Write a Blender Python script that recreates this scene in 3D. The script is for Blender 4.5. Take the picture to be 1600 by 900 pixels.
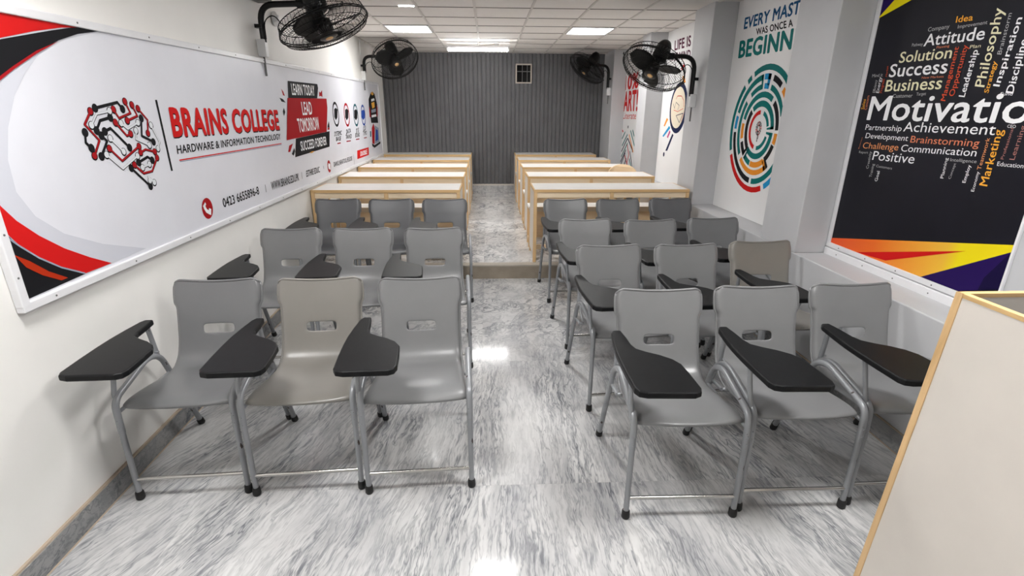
import bpy, bmesh, math, random
from mathutils import Vector, Matrix
from math import sin, cos, pi, sqrt, radians
SC = bpy.context.scene
for o in list(bpy.data.objects): bpy.data.objects.remove(o)
COL = SC.collection

# ------------------------------------------------------------------ camera
cam_d = bpy.data.cameras.new('camera')
cam = bpy.data.objects.new('camera', cam_d); COL.objects.link(cam)
cam_d.sensor_width = 36.0
cam_d.lens = 797.0 / 1600.0 * 36.0
cam_d.clip_start = 0.05; cam_d.clip_end = 60
RC = [[0.99903, -0.04378, 0.004721], [-0.009991, -0.32977, -0.944008], [0.042885, 0.943046, -0.329888]]
mw = Matrix.Identity(4)
for r in range(3):
    mw[r][0] = RC[0][r]; mw[r][1] = -RC[1][r]; mw[r][2] = -RC[2][r]
mw[2][3] = 1.6
cam.matrix_world = mw
SC.camera = cam

# ------------------------------------------------------------------ light, exposure
SC.view_settings.view_transform = 'Standard'
SC.view_settings.look = 'None'
SC.view_settings.exposure = 0.08
SC.view_settings.gamma = 1.0
SC.view_settings.use_curve_mapping = False
PANEL_W = 34.0; PANEL_F = 50.0      # emission strength of the ceiling panels
TUBE_W = 65.0
wd = bpy.data.worlds.new('world'); SC.world = wd; wd.use_nodes = True
wd.node_tree.nodes['Background'].inputs[0].default_value = (1, 1, 1, 1)
wd.node_tree.nodes['Background'].inputs[1].default_value = 0.05

# ------------------------------------------------------------------ materials
MAT = {}
def mat(name, col, rough=.5, metal=0.0, spec=.5, emit=None, es=0.0, coat=0.0):
    if name in MAT: return MAT[name]
    m = bpy.data.materials.new(name); m.use_nodes = True
    b = m.node_tree.nodes['Principled BSDF']
    b.inputs['Base Color'].default_value = (*col, 1)
    b.inputs['Roughness'].default_value = rough
    b.inputs['Metallic'].default_value = metal
    b.inputs['Specular IOR Level'].default_value = spec
    b.inputs['Coat Weight'].default_value = coat
    if emit:
        b.inputs['Emission Color'].default_value = (*emit, 1)
        b.inputs['Emission Strength'].default_value = es
    MAT[name] = m
    return m
class NB:
    """small node helper"""
    def __init__(s, m): s.t = m.node_tree; s.n = s.t.nodes; s.l = s.t.links; s.bsdf = s.n['Principled BSDF']
    def add(s, typ, **kw):
        n = s.n.new(typ)
        for k, v in kw.items(): setattr(n, k, v)
        return n
    def inp(s, sock, v):
        if hasattr(v, 'is_output'): s.l.new(v, sock)
        else: sock.default_value = v
    def math(s, op, a, b=0.0, c=None, clamp=False):
        n = s.add('ShaderNodeMath', operation=op, use_clamp=clamp)
        s.inp(n.inputs[0], a); s.inp(n.inputs[1], b)
        if c is not None: s.inp(n.inputs[2], c)
        return n.outputs[0]
    def vmath(s, op, a, b=(0, 0, 0)):
        n = s.add('ShaderNodeVectorMath', operation=op)
        s.inp(n.inputs[0], a); s.inp(n.inputs[1], b)
        return n.outputs[0]
    def pos(s, kind='Object'):
        return s.add('ShaderNodeTexCoord').outputs[kind]
    def noise(s, vec, scale, detail=4, rough=.55, dist=0.0):
        n = s.add('ShaderNodeTexNoise')
        s.inp(n.inputs['Vector'], vec); n.inputs['Scale'].default_value = scale
        n.inputs['Detail'].default_value = detail; n.inputs['Roughness'].default_value = rough
        n.inputs['Distortion'].default_value = dist
        return n.outputs['Fac']
    def ramp(s, fac, stops, interp='LINEAR'):
        n = s.add('ShaderNodeValToRGB'); r = n.color_ramp; r.interpolation = interp
        while len(r.elements) > 1: r.elements.remove(r.elements[-1])
        r.elements[0].position = stops[0][0]; r.elements[0].color = (*stops[0][1], 1)
        for p, c in stops[1:]:
            e = r.elements.new(p); e.color = (*c, 1)
        s.inp(n.inputs['Fac'], fac)
        return n.outputs['Color']
    def mix(s, fac, a, b, blend='MIX'):
        n = s.add('ShaderNodeMix', data_type='RGBA', blend_type=blend)
        s.inp(n.inputs[0], fac)
        for k, v in ((6, a), (7, b)):
            if isinstance(v, tuple) and len(v) == 3: v = (*v, 1)
            s.inp(n.inputs[k], v)
        return n.outputs[2]
    def bump(s, h, strength=.1, dist=.01):
        n = s.add('ShaderNodeBump'); n.inputs['Strength'].default_value = strength; n.inputs['Distance'].default_value = dist
        s.inp(n.inputs['Height'], h); s.l.new(n.outputs[0], s.bsdf.inputs['Normal'])
    def color(s, c): s.l.new(c, s.bsdf.inputs['Base Color'])
    def rough(s, c): s.l.new(c, s.bsdf.inputs['Roughness'])

def speckled(name, col, rough=.5, amount=.06, scale=14, spec=.5, bump=0.0, bscale=200, metal=0.0):
    m = mat(name, col, rough, metal, spec); b = NB(m); p = b.pos()
    n = b.noise(p, scale, 5)
    lo = tuple(c * (1 - amount) for c in col); hi = tuple(min(1, c * (1 + amount)) for c in col)
    b.color(b.ramp(n, [(.3, lo), (.7, hi)]))
    if bump: b.bump(b.noise(p, bscale, 2), bump, .002)
    return m

def marble(name, streak_y, dark=0.0):
    """white marble with grey veins; streak_y: y below which the veins run long, along the room"""
    m = mat(name, (.8, .8, .8), .16, 0, .35); b = NB(m); p = b.pos()
    sp = b.add('ShaderNodeSeparateXYZ'); b.l.new(p, sp.inputs[0])
    X, Y, Z = sp.outputs
    # tile cells (0.6 x 1.2) so that every slab has its own pattern
    cx = b.math('FLOOR', b.math('DIVIDE', b.math('ADD', X, .06), .6)); cy = b.math('FLOOR', b.math('DIVIDE', b.math('ADD', Y, -.68), 1.2))
    cell = b.add('ShaderNodeCombineXYZ'); b.l.new(cx, cell.inputs[0]); b.l.new(cy, cell.inputs[1])
    wn = b.add('ShaderNodeTexWhiteNoise', noise_dimensions='3D'); b.l.new(cell.outputs[0], wn.inputs['Vector'])
    off = b.vmath('MULTIPLY', wn.outputs['Color'], (1.2, 3, 0))
    pp = b.vmath('ADD', p, off)
    warp = b.noise(pp, 1.6, 3); warp2 = b.noise(pp, 7, 3)
    wv = b.add('ShaderNodeCombineXYZ'); b.inp(wv.inputs[0], b.math('MULTIPLY_ADD', warp, .35, b.math('MULTIPLY', warp2, .07)))
    b.inp(wv.inputs[1], b.math('MULTIPLY', warp2, .25))
    q = b.vmath('ADD', pp, wv.outputs[0])
    # streaky set (stretched along the room, each row of slabs laid at a slightly different angle)
    sh = b.add('ShaderNodeVectorRotate', rotation_type='Z_AXIS'); b.l.new(pp, sh.inputs['Vector'])
    b.inp(sh.inputs['Angle'], b.math('MULTIPLY_ADD', cx, -.12, .04))
    wob = b.add('ShaderNodeCombineXYZ'); b.inp(wob.inputs[0], b.math('MULTIPLY_ADD', b.noise(pp, 2.2, 2), .09, b.math('MULTIPLY', b.noise(pp, 9, 2), .022)))
    sv = b.vmath('ADD', sh.outputs[0], wob.outputs[0])
    def veins(vec, sc, w, det=5):
        n = b.noise(vec, sc, det, .6)
        d = b.math('ABSOLUTE', b.math('SUBTRACT', n, .5))
        return b.math('SUBTRACT', 1, b.math('DIVIDE', d, w, clamp=True), clamp=True)
    def dash(mul, lo, gain, det=4):
        return b.math('MULTIPLY', b.math('SUBTRACT', b.noise(b.vmath('MULTIPLY', sv, mul), 1.0, det, .58), lo), gain, clamp=True)
    fine = dash((72, 9, 40), .51, 6.5); mid = dash((38, 4.6, 26), .525, 7.5); big = dash((16, 1.9, 9), .48, 3.4)
    clumps = b.math('MULTIPLY_ADD', b.noise(b.vmath('MULTIPLY', sv, (4.6, 1.0, 4)), 1.0, 3), 3.2, -1.0, clamp=True)
    thin = b.math('MAXIMUM', veins(b.vmath('MULTIPLY', sv, (10, 1.3, 8)), 1, .02, 4), b.math('MULTIPLY', veins(b.vmath('MULTIPLY', sv, (24, 2.6, 16)), 1, .03, 4), .8))
    st = b.math('MAXIMUM', b.math('MAXIMUM', b.math('MULTIPLY', fine, .62), b.math('MULTIPLY', mid, .8)), b.math('MULTIPLY', thin, .85))
    st = b.math('MULTIPLY', st, b.math('MULTIPLY_ADD', clumps, .8, .2))
    st = b.math('MAXIMUM', st, b.math('MULTIPLY', b.math('MULTIPLY', big, clumps), .5))
    # swirly set
    w1 = b.vmath('MULTIPLY', q, (4.5, 3.5, 4)); w2 = b.vmath('MULTIPLY', q, (13, 9, 10))
    swl = b.math('MAXIMUM', b.math('MULTIPLY', veins(w1, 1, .03), .95), b.math('MULTIPLY', veins(w2, 1, .055), .65))
    cl2 = b.math('MULTIPLY_ADD', b.noise(q, 2.2, 3), 2.6, -.72, clamp=True)
    swl = b.math('MULTIPLY', swl, cl2)
    k = b.math('MULTIPLY_ADD', Y, 1 / .9, -(streak_y) / .9, clamp=True)
    mx = b.add('ShaderNodeMix', data_type='FLOAT'); b.inp(mx.inputs[0], k); b.inp(mx.inputs[2], st); b.inp(mx.inputs[3], swl)
    v = mx.outputs[0]
    cloud = b.noise(b.vmath('MULTIPLY', q, (5, 1.5, 4)), 1, 4)
    base = b.ramp(cloud, [(.30, tuple(c * (1 - dark) for c in (.48, .48, .49))), (.5, tuple(c * (1 - dark) for c in (.63, .627, .625))), (.75, tuple(c * (1 - dark) for c in (.75, .745, .735)))])
    col = b.mix(b.math('MULTIPLY', v, .96), base, (.065, .075, .10))
    # faint warm mineral stain
    col = b.mix(b.math('MULTIPLY_ADD', b.noise(q, 1.3, 2), 1.0, -.60, clamp=True), col, (.58, .54, .49))
    # joints
    fx = b.math('FRACT', b.math('DIVIDE', b.math('ADD', X, .06), .6)); fy = b.math('FRACT', b.math('DIVIDE', b.math('ADD', Y, -.68), 1.2))
    jx = b.math('LESS_THAN', fx, .003); jy = b.math('LESS_THAN', fy, .002)
    col = b.mix(b.math('MULTIPLY', b.math('MAXIMUM', jx, jy), .3), col, (.35, .33, .31))
    b.color(col)
    b.rough(b.math('MULTIPLY_ADD', b.noise(pp, 9, 3), .05, .07))
    return m

def wood(name, light=(.86, .66, .43), dark=(.70, .48, .26), axis=0):
    m = mat(name, light, .45, 0, .4); b = NB(m); p = b.pos()
    s = [26, 26, 26]; s[axis] = 1.6
    q = b.vmath('MULTIPLY', p, tuple(s))
    n = b.noise(q, 1.0, 5, .6, .8)
    c = b.ramp(n, [(.25, dark), (.45, light), (.6, tuple(min(1, x * 1.07) for x in light)), (.8, tuple((x + y) / 2 for x, y in zip(light, dark)))])
    k = b.noise(b.vmath('MULTIPLY', p, tuple(4.5 if i == axis else 17 for i in range(3))), 1.0, 1)
    c = b.mix(b.math('MULTIPLY_ADD', k, 18, -14.2, clamp=True), c, (.22, .11, .04))
    b.color(c)
    return m

M_LAM = speckled('white_laminate', (.87, .85, .82), .35, .03, 6)
M_CREAM = speckled('cream_laminate', (.74, .69, .63), .5, .03, 5, bump=.05)
M_WX = wood('pine_along_x', axis=0); M_WY = wood('pine_along_y', axis=1); M_WZ = wood('pine_along_z', axis=2)
M_RAIL = wood('pale_pine_rail', (.90, .74, .53), (.78, .58, .36), 0)
M_EDGE = wood('pine_edging', (.72, .48, .23), (.56, .34, .13), 0)
M_EDGEZ = wood('pine_edging_upright', (.76, .52, .27), (.60, .38, .17), 2)
M_EDGEY = wood('pine_edging_deep', (.70, .47, .22), (.52, .30, .11), 1)
M_WALL = speckled('cream_wall_paint', (.87, .855, .825), .55, .02, 3, bump=.05, bscale=90)
M_GREY = speckled('grey_wall_paint', (.53, .535, .55), .55, .03, 4, bump=.05, bscale=90)
M_CEIL = speckled('ceiling_tile', (.74, .71, .68), .9, .02, 30, spec=.2)
M_TBAR = mat('ceiling_grid', (.56, .53, .50), .6)
M_MARB = marble('floor_marble', 2.7, .06)
M_MARB2 = marble('raised_floor_marble', -5, -.16)
M_BASE = marble('baseboard_marble', 20, .50)
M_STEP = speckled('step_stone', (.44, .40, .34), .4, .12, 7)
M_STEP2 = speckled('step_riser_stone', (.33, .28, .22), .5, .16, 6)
M_TRIMB = mat('joint_filler', (.42, .34, .26), .7)
M_RIB = speckled('ribbed_panel_grey', (.115, .116, .122), .5, .1, 5)
M_PLASTW = mat('white_plastic', (.75, .75, .75), .4)
M_FRAMEW = speckled('white_frame', (.78, .78, .80), .35, .03, 8)
def led(name, s, c=(1, .99, .975)):
    return mat(name, (.9, .9, .9), .5, emit=c, es=s)
M_PANEL = led('lit_panel', PANEL_W); M_PANELF = led('lit_panel_front', PANEL_F); M_TUBE = led('lit_tube', TUBE_W)
M_SHELL = [speckled('grey_plastic', (.205, .206, .21), .30, .03, 9, bump=.04, bscale=500),
           speckled('warm_grey_plastic', (.225, .213, .195), .30, .03, 9, bump=.04, bscale=500),
           speckled('dull_grey_plastic', (.165, .167, .172), .30, .03, 9, bump=.04, bscale=500),
           speckled('dark_grey_plastic', (.13, .133, .14), .32, .03, 9, bump=.04, bscale=500)]
M_TAB = speckled('black_tablet_plastic', (.0065, .0068, .0075), .42, .25, 40, spec=.2, bump=.12, bscale=350)
M_RUB = mat('black_rubber', (.010, .010, .010), .55)
M_CHROME = mat('worn_chrome', (.55, .54, .52), .25, 1.0)
def painted_tube():
    m = mat('grey_painted_steel', (.30, .31, .325), .36, 0.25, .5); b = NB(m); p = b.pos()
    chips = b.math('MULTIPLY_ADD', b.noise(b.vmath('MULTIPLY', p, (1, 1, .55)), 42, 2), 30, -20.6, clamp=True)
    b.color(b.mix(chips, (.30, .31, .325), (.05, .035, .03)))
    return m
M_TUBEP = painted_tube()
M_BLK = mat('black_gloss_metal', (.005, .005, .005), .3, 0, .3)
M_WIRE = mat('black_wire', (.004, .004, .004), .45, 0, .2)
M_BLADE = mat('black_fan_blade', (.004, .004, .004), .4, 0, .25)
M_GOLD = mat('gold_badge', (.65, .42, .2), .3, .8)
M_DARK = mat('dark_glass', (.003, .003, .003), .15, 0, .1)
M_MUNT = mat('grey_bar', (.13, .13, .13), .5)

# ------------------------------------------------------------------ mesh helpers
class MB:
    def __init__(s): s.v = []; s.f = []; s.m = []; s.sm = []
    def add(s, vs, fs, mi=0, smooth=False):
        o = len(s.v); s.v += [tuple(v) for v in vs]
        for f in fs: s.f.append([i + o for i in f]); s.m.append(mi); s.sm.append(smooth)
    def box(s, x0, x1, y0, y1, z0, z1, mi=0):
        vs = [(x, y, z) for z in (z0, z1) for y in (y0, y1) for x in (x0, x1)]
        s.add(vs, [(0, 2, 3, 1), (4, 5, 7, 6), (0, 1, 5, 4), (2, 6, 7, 3), (0, 4, 6, 2), (1, 3, 7, 5)], mi)
    def hexa(s, b, t, mi=0):
        """8 corners: b = bottom loop of four, t = top loop of four"""
        s.add(list(b) + list(t), [(3, 2, 1, 0), (4, 5, 6, 7), (0, 1, 5, 4), (1, 2, 6, 5), (2, 3, 7, 6), (3, 0, 4, 7)], mi)
    def tube(s, pts, r, n=10, mi=0, caps=True, smooth=True, closed=False):
        pts = [Vector(p) for p in pts]; N = len(pts)
        rr = r if isinstance(r, (list, tuple)) else [r] * N
        T = []
        for i in range(N):
            a = pts[i - 1] if (i > 0 or closed) else pts[i]
            c = pts[(i + 1) % N] if (i < N - 1 or closed) else pts[i]
            T.append((c - a).normalized())
        up = Vector((0, 0, 1)) if abs(T[0].z) < .9 else Vector((1, 0, 0))
        nrm = (up - T[0] * up.dot(T[0])).normalized()
        vs = []
        for i in range(N):
            nrm = (nrm - T[i] * nrm.dot(T[i])).normalized(); bn = T[i].cross(nrm)
            for k in range(n):
                a = 2 * pi * k / n
                vs.append(pts[i] + (nrm * cos(a) + bn * sin(a)) * rr[i])
        fs = []
        for i in range(N if closed else N - 1):
            j = (i + 1) % N
            for k in range(n):
                fs.append((i * n + k, i * n + (k + 1) % n, j * n + (k + 1) % n, j * n + k))
        s.add(vs, fs, mi, smooth)
        if caps and not closed:
            s.add(vs[:n], [tuple(range(n))[::-1]], mi); s.add(vs[-n:], [tuple(range(n))], mi)
    def lathe(s, prof, n=24, mi=0, M=None, smooth=True):
        """prof = [(r, z)], revolved about z, optional matrix"""
        vs = []
        for r, z in prof:
            for k in range(n):
                a = 2 * pi * k / n; p = Vector((r * cos(a), r * sin(a), z))
                vs.append(M @ p if M else p)
        fs = []
        for i in range(len(prof) - 1):
            for k in range(n): fs.append((i * n + k, i * n + (k + 1) % n, (i + 1) * n + (k + 1) % n, (i + 1) * n + k))
        s.add(vs, fs, mi, smooth)
        if prof[0][0] > 1e-5: s.add(vs[:n], [tuple(range(n))[::-1]], mi)
        if prof[-1][0] > 1e-5: s.add(vs[-n:], [tuple(range(n))], mi)
    def build(s, name, mats, parent=None, mods=None):
        me = bpy.data.meshes.new(name); me.from_pydata(s.v, [], s.f)
        for m in (mats if isinstance(mats, (list, tuple)) else [mats]): me.materials.append(m)
        me.polygons.foreach_set('material_index', s.m); me.polygons.foreach_set('use_smooth', s.sm)
        me.update()
        o = bpy.data.objects.new(name, me); COL.objects.link(o)
        if parent: o.parent = parent
        return o
def fillet(pts, r, n=6):
    """round the corners of a polyline"""
    pts = [Vector(p) for p in pts]; out = [pts[0]]
    for i in range(1, len(pts) - 1):
        p = pts[i]; a = (pts[i - 1] - p); c = (pts[i + 1] - p)
        rr = r[i - 1] if isinstance(r, (list, tuple)) else r
        d = min(rr, a.length * .48, c.length * .48)
        p0 = p + a.normalized() * d; p2 = p + c.normalized() * d
        for k in range(n + 1):
            t = k / n; out.append(p0 * (1 - t) ** 2 + p * 2 * t * (1 - t) + p2 * t * t)
    out.append(pts[-1]); return out
def bevel(o, w=.004, seg=2, ang=40):
    m = o.modifiers.new('bevel', 'BEVEL'); m.width = w; m.segments = seg; m.limit_method = 'ANGLE'; m.angle_limit = radians(ang)
    return o
def thing(name, label, cat, loc=(0, 0, 0), rz=0.0, group=None):
    o = bpy.data.objects.new(name, None); COL.objects.link(o); o.location = loc; o.rotation_euler = (0, 0, rz)
    o.empty_display_size = .05
    o['label'] = label; o['category'] = cat
    if group: o['group'] = group
    return o
def tag(o, label, cat, group=None):
    o['label'] = label; o['category'] = cat
    if group: o['group'] = group
    return o
def struct(o): o['kind'] = 'structure'; return o
def kids(o): return [c for c in bpy.data.objects if c.parent == o]
def dup(o, loc, rz, label, group=None):
    def cp(src, par):
        c = src.copy(); COL.objects.link(c)
        if par: c.parent = par
        for ch in src_kids[src]: cp(ch, c)
        return c
    src_kids = {}
    def reg(x):
        src_kids[x] = kids(x)
        for y in src_kids[x]: reg(y)
    reg(o)
    r = cp(o, None); r.location = loc; r.rotation_euler = (0, 0, rz); r['label'] = label
    if group: r['group'] = group
    return r

# ------------------------------------------------------------------ room shell
YB = 9.5; YF = -1.6; ZC = 2.51; XR = 2.01; XN = 2.23; SILL = .715; STEP_Y = 4.86; ZP = .14
def xw(y): return -1.62 - .022 * (y - 1)
m = MB(); m.box(-2.1, 2.3, YF, STEP_Y + .05, -.08, 0); struct(m.build('floor', M_MARB))
m = MB(); m.box(-2.1, 2.3, STEP_Y + .075, YB + .1, -.02, ZP); struct(m.build('floor', M_MARB2)).name = 'floor_raised'
m = MB(); m.box(-1.70, XR, STEP_Y, STEP_Y + .1, ZP - .012, ZP + .001, 0); m.box(-1.70, XR, STEP_Y + .004, STEP_Y + .1, 0, ZP - .012, 1)
struct(m.build('trim_1', [M_STEP, M_STEP2]))
m = MB()
m.hexa([(xw(YF) - .12, YF, -.05), (xw(YF), YF, -.05), (xw(YB), YB + .1, -.05), (xw(YB) - .12, YB + .1, -.05)],
       [(xw(YF) - .12, YF, ZC + .05), (xw(YF), YF, ZC + .05), (xw(YB), YB + .1, ZC + .05), (xw(YB) - .12, YB + .1, ZC + .05)])
struct(m.build('wall_left', M_WALL))
# right wall: parapet, sills, pillars, niche backs
m = MB()
m.box(XR, XN + .12, YF, YB + .1, -.05, SILL)
m.box(XN, XN + .12, YF, YB + .1, SILL, ZC + .05)
for y0, y1 in ((1.1, 1.62), (3.18, 3.62), (4.99, 5.44), (6.87, 7.22), (8.79, YB + .1), (-1.6, -.9)):
    m.box(XR, XN + .01, y0, y1, SILL - .001, ZC + .05)
o = struct(m.build('wall_right', M_GREY)); bevel(o, .006, 2)
# back wall of dark vertical ribs
m = MB(); pitch = .0725; x = -2.0; pr = []
while x < 2.32:
    pr += [(x, YB + .016), (x + .014, YB + .016), (x + .020, YB), (x + .0665, YB)]; x += pitch
vs = []; fs = []
for i, (px, py) in enumerate(pr): vs += [(px, py, .3), (px, py, ZC + .03)]
for i in range(len(pr) - 1): fs.append((2 * i, 2 * i + 2, 2 * i + 3, 2 * i + 1))
m.add(vs, fs, 0)
m.box(-2.1, 2.4, YB + .03, YB + .15, -.05, ZC + .05)
struct(m.build('wall_back', M_RIB))
m = MB(); m.box(-2.1, 2.4, YF - .1, YF, -.05, ZC + .05); struct(m.build('wall_front', M_WALL))
# baseboards
m = MB()
m.hexa([(xw(YF) - .01, YF, 0), (xw(YF) + .018, YF, 0), (xw(STEP_Y) + .018, STEP_Y, 0), (xw(STEP_Y) - .01, STEP_Y, 0)],
       [(xw(YF) - .01, YF, .095), (xw(YF) + .018, YF, .095), (xw(STEP_Y) + .018, STEP_Y, .095), (xw(STEP_Y) - .01, STEP_Y, .095)])
m.hexa([(xw(YF) - .01, YF, .095), (xw(YF) + .014, YF, .095), (xw(STEP_Y) + .014, STEP_Y, .095), (xw(STEP_Y) - .01, STEP_Y, .095)],
       [(xw(YF) - .01, YF, .102), (xw(YF) + .012, YF, .102), (xw(STEP_Y) + .012, STEP_Y, .102), (xw(STEP_Y) - .01, STEP_Y, .102)], 1)
m.hexa([(xw(YF) + .016, YF, 0), (xw(YF) + .024, YF, 0), (xw(STEP_Y) + .024, STEP_Y, 0), (xw(STEP_Y) + .016, STEP_Y, 0)],
       [(xw(YF) + .016, YF, .003), (xw(YF) + .021, YF, .003), (xw(STEP_Y) + .021, STEP_Y, .003), (xw(STEP_Y) + .016, STEP_Y, .003)], 1)
struct(m.build('baseboard_left', [M_BASE, M_TRIMB]))
m = MB(); m.box(XR - .010, XR + .005, YF, STEP_Y, 0, .105); m.box(XR - .008, XR + .005, YF, STEP_Y, .105, .112, 1); m.box(XR - .016, XR - .009, YF, STEP_Y, 0, .003, 1)
struct(m.build('baseboard_right', [M_BASE, M_TRIMB]))
m = MB(); m.box(xw(YB), XR, YB - .016, YB + .02, ZP, .285); m.box(xw(YB), XR, YB - .022, YB + .02, .285, .31, 1)
struct(m.build('baseboard_back', [marble('back_baseboard_marble', -5, .12), mat('pale_joint', (.66, .62, .56), .6)]))
# ceiling with grid
m = MB(); m.box(-2.1, 2.4, YF - .1, YB + .15, ZC, ZC + .1)
GX0, GX, GY0, GY = .42, .541, 5.42, .555
for k in range(-4, 5):
    x = GX0 + GX * k
    if -1.95 < x < XN: m.box(x - .011, x + .011, YF, YB, ZC - .007, ZC + .01, 1)
for k in range(-14, 9):
    y = GY0 + GY * k
    if YF < y < YB: m.box(-1.95, XN, y - .0065, y + .0065, ZC - .005, ZC + .01, 2)
struct(m.build('ceiling', [M_CEIL, M_TBAR, mat('ceiling_joint', (.30, .28, .26), .7)]))
# small barred window high in the back wall
win = MB(); x0, x1, z0, z1 = .475, .755, 2.03, 2.345; t = .022
for a in ((x0, x1, z0, z0 + t), (x0, x1, z1 - t, z1), (x0, x0 + t, z0 + t, z1 - t), (x1 - t, x1, z0 + t, z1 - t)):
    win.box(a[0], a[1], YB - .018, YB + .03, a[2], a[3])
w = struct(win.build('window_1', mat('beige_frame', (.52, .47, .41), .5))); bevel(w, .003)
g = MB(); g.box(x0 + .01, x1 - .01, YB - .004, YB + .02, z0 + .01, z1 - .01); g.build('pane', M_DARK, w)
g = MB()
for xx in (x0 + .115, x0 + .20): g.box(xx - .005, xx + .005, YB - .012, YB - .003, z0 + t, z1 - t)
g.box(x0 + t, x1 - t, YB - .011, YB - .003, 2.215, 2.228); g.build('window_bars', M_MUNT, w)

# ------------------------------------------------------------------ ceiling lights
def panel(label, x0, x1, y0, y1, pm=None):
    t = thing('ceiling_light_panel', label, 'ceiling light', ((x0 + x1) / 2, (y0 + y1) / 2, ZC), 0, 'square ceiling light panels')
    cx, cy = (x0 + x1) / 2, (y0 + y1) / 2; w = .014
    f = MB()
    for a in ((x0, x1, y0, y0 + w), (x0, x1, y1 - w, y1), (x0, x0 + w, y0 + w, y1 - w), (x1 - w, x1, y0 + w, y1 - w)):
        f.box(a[0] - cx, a[1] - cx, a[2] - cy, a[3] - cy, -.012, .004)
    f.build('frame', M_FRAMEW, t)
    d = MB(); d.box(x0 + w - cx, x1 - w - cx, y0 + w - cy, y1 - w - cy, -.008, .003); d.build('diffuser', pm or M_PANEL, t)
PX = lambda k: GX0 + GX * k; PY = lambda k: GY0 + GY * k
panel('square lit ceiling panel above the left desks, near the left wall', PX(-3) + .02, PX(-2) - .02, PY(2) + .01, PY(3) - .01)
panel('square lit ceiling panel above the right desks, near the right wall', PX(1) + .02, PX(2) - .02, PY(2) + .01, PY(3) - .01)
panel('square lit ceiling panel over the aisle, mirrored in the front floor tiles', -.17, .21, 3.24, 3.74, M_PANELF)
panel('square lit ceiling panel added out of view over the front of the room, left of the camera', PX(-3) + .02, PX(-2) - .02, PY(-8) + .01, PY(-7) - .01, M_PANELF)  # unseen panel, added to light the front of the room
panel('square lit ceiling panel added out of view over the front of the room, right of the camera', PX(1) + .02, PX(2) - .02, PY(-8) + .01, PY(-7) - .01, M_PANELF)  # its counterpart on the right, also added out of view for more light
t = thing('ceiling_light_strip', 'short narrow lit slit beside the ceiling grid near the left front fan', 'ceiling light', (-.75, 5.36, ZC))
f = MB(); f.box(-.075, .075, -.028, .028, -.006, .003); f.build('housing', M_FRAMEW, t)
f = MB(); f.box(-.07, .07, -.022, .022, -.009, .0); f.build('diffuser', M_PANEL, t)
t = thing('tube_light', 'long lit tube light hung across the ceiling before the ribbed wall', 'tube light', (-.14, 8.0, ZC))
f = MB(); f.box(-.44, .44, -.025, .025, -.085, -.055); bevel(f.build('batten', M_FRAMEW, t), .006)
f = MB(); f.tube([(-.43, -.005, -.108), (.43, -.005, -.108)], .017, 14); f.build('tube', M_TUBE, t)
for sx in (-1, 1):
    f = MB(); f.tube([(sx * .425, -.005, -.108), (sx * .447, -.005, -.108)], .021, 14); f.box(sx * .436 - .012, sx * .436 + .012, -.02, .012, -.108, -.055); f.build('end_holder', M_PLASTW, t)
f = MB(); f.tube([(0, 0, 0), (0, 0, -.06)], .004, 8); f.build('hanger', M_PLASTW, t)
f = MB(); f.tube([(.27, 0, 0), (.27, 0, -.06)], .004, 8); f.box(.24, .30, -.015, .015, -.05, -.02); f.build('hanger', M_PLASTW, t)
f = MB(); f.tube([(-.42, .03, -.05), (-.2, .03, -.045), (.0, .03, -.055), (.2, .03, -.035), (.26, .02, -.02)], .004, 6); f.build('power_cord', M_TRIMB, t)

# ------------------------------------------------------------------ tablet-arm chairs
def shell_mesh():
    rows = [(.070, .422, .196), (.040, .424, .210), (.024, .433, .219), (.020, .446, .2235), (.030, .459, .2245), (.062, .466, .2225), (.13, .463, .217), (.21, .452, .211), (.29, .441, .205),
            (.350, .440, .199), (.392, .452, .195), (.424, .482, .192), (.443, .522, .191), (.453, .552, .190), (.4585, .571, .190), (.464, .592, .190), (.470, .613, .190),
            (.478, .642, .1905), (.486, .670, .191), (.4905, .686, .1915), (.494, .700, .194), (.4965, .709, .200), (.4985, .717, .2025), (.506, .742, .204), (.515, .771, .204), (.521, .790, .2025), (.526, .805, .197), (.530, .814, .189), (.536, .821, .179), (.545, .823, .172), (.553, .818, .170)]
    cols = [-1, -.975, -.93, -.84, -.70, -.50, -.367, -.19, 0, .19, .367, .50, .70, .84, .93, .975, 1]
    bmv = []; n = len(rows); k = len(cols)
    for i, (y, z, w) in enumerate(rows):
        a = rows[max(i - 1, 0)]; c = rows[min(i + 1, n - 1)]
        d = Vector((0, c[0] - a[0], c[1] - a[1])).normalized(); nv = Vector((0, -d.z, d.y))
        for t in cols:
            e = abs(t)
            edge = {1: -.030, .975: -.014, .93: -.003}.get(e, 0.0)
            if i < 3: edge *= .15
            if i > 26: edge *= .5
            dish = (-.010 if z < .5 and i < 10 else -.016) * (1 - t * t) * (0 if i < 4 else 1)
            p = Vector((t * w, y, z)) + nv * (edge + dish)
            p.y -= .024 * (1 - t * t) * max(0, 1 - y / .16)
            bmv.append(p)
    fs = []
    for i in range(n - 1):
        for j in range(k - 1):
            if 14 <= i < 16 and 6 <= j < 10: continue      # the hand hole
            fs.append((i * k + j, i * k + j + 1, (i + 1) * k + j + 1, (i + 1) * k + j))
    me = bpy.data.meshes.new('seat_shell'); me.from_pydata([tuple(v) for v in bmv], [], fs)
    me.polygons.foreach_set('use_smooth', [True] * len(fs)); me.update()
    return me
LX = .225
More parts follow.
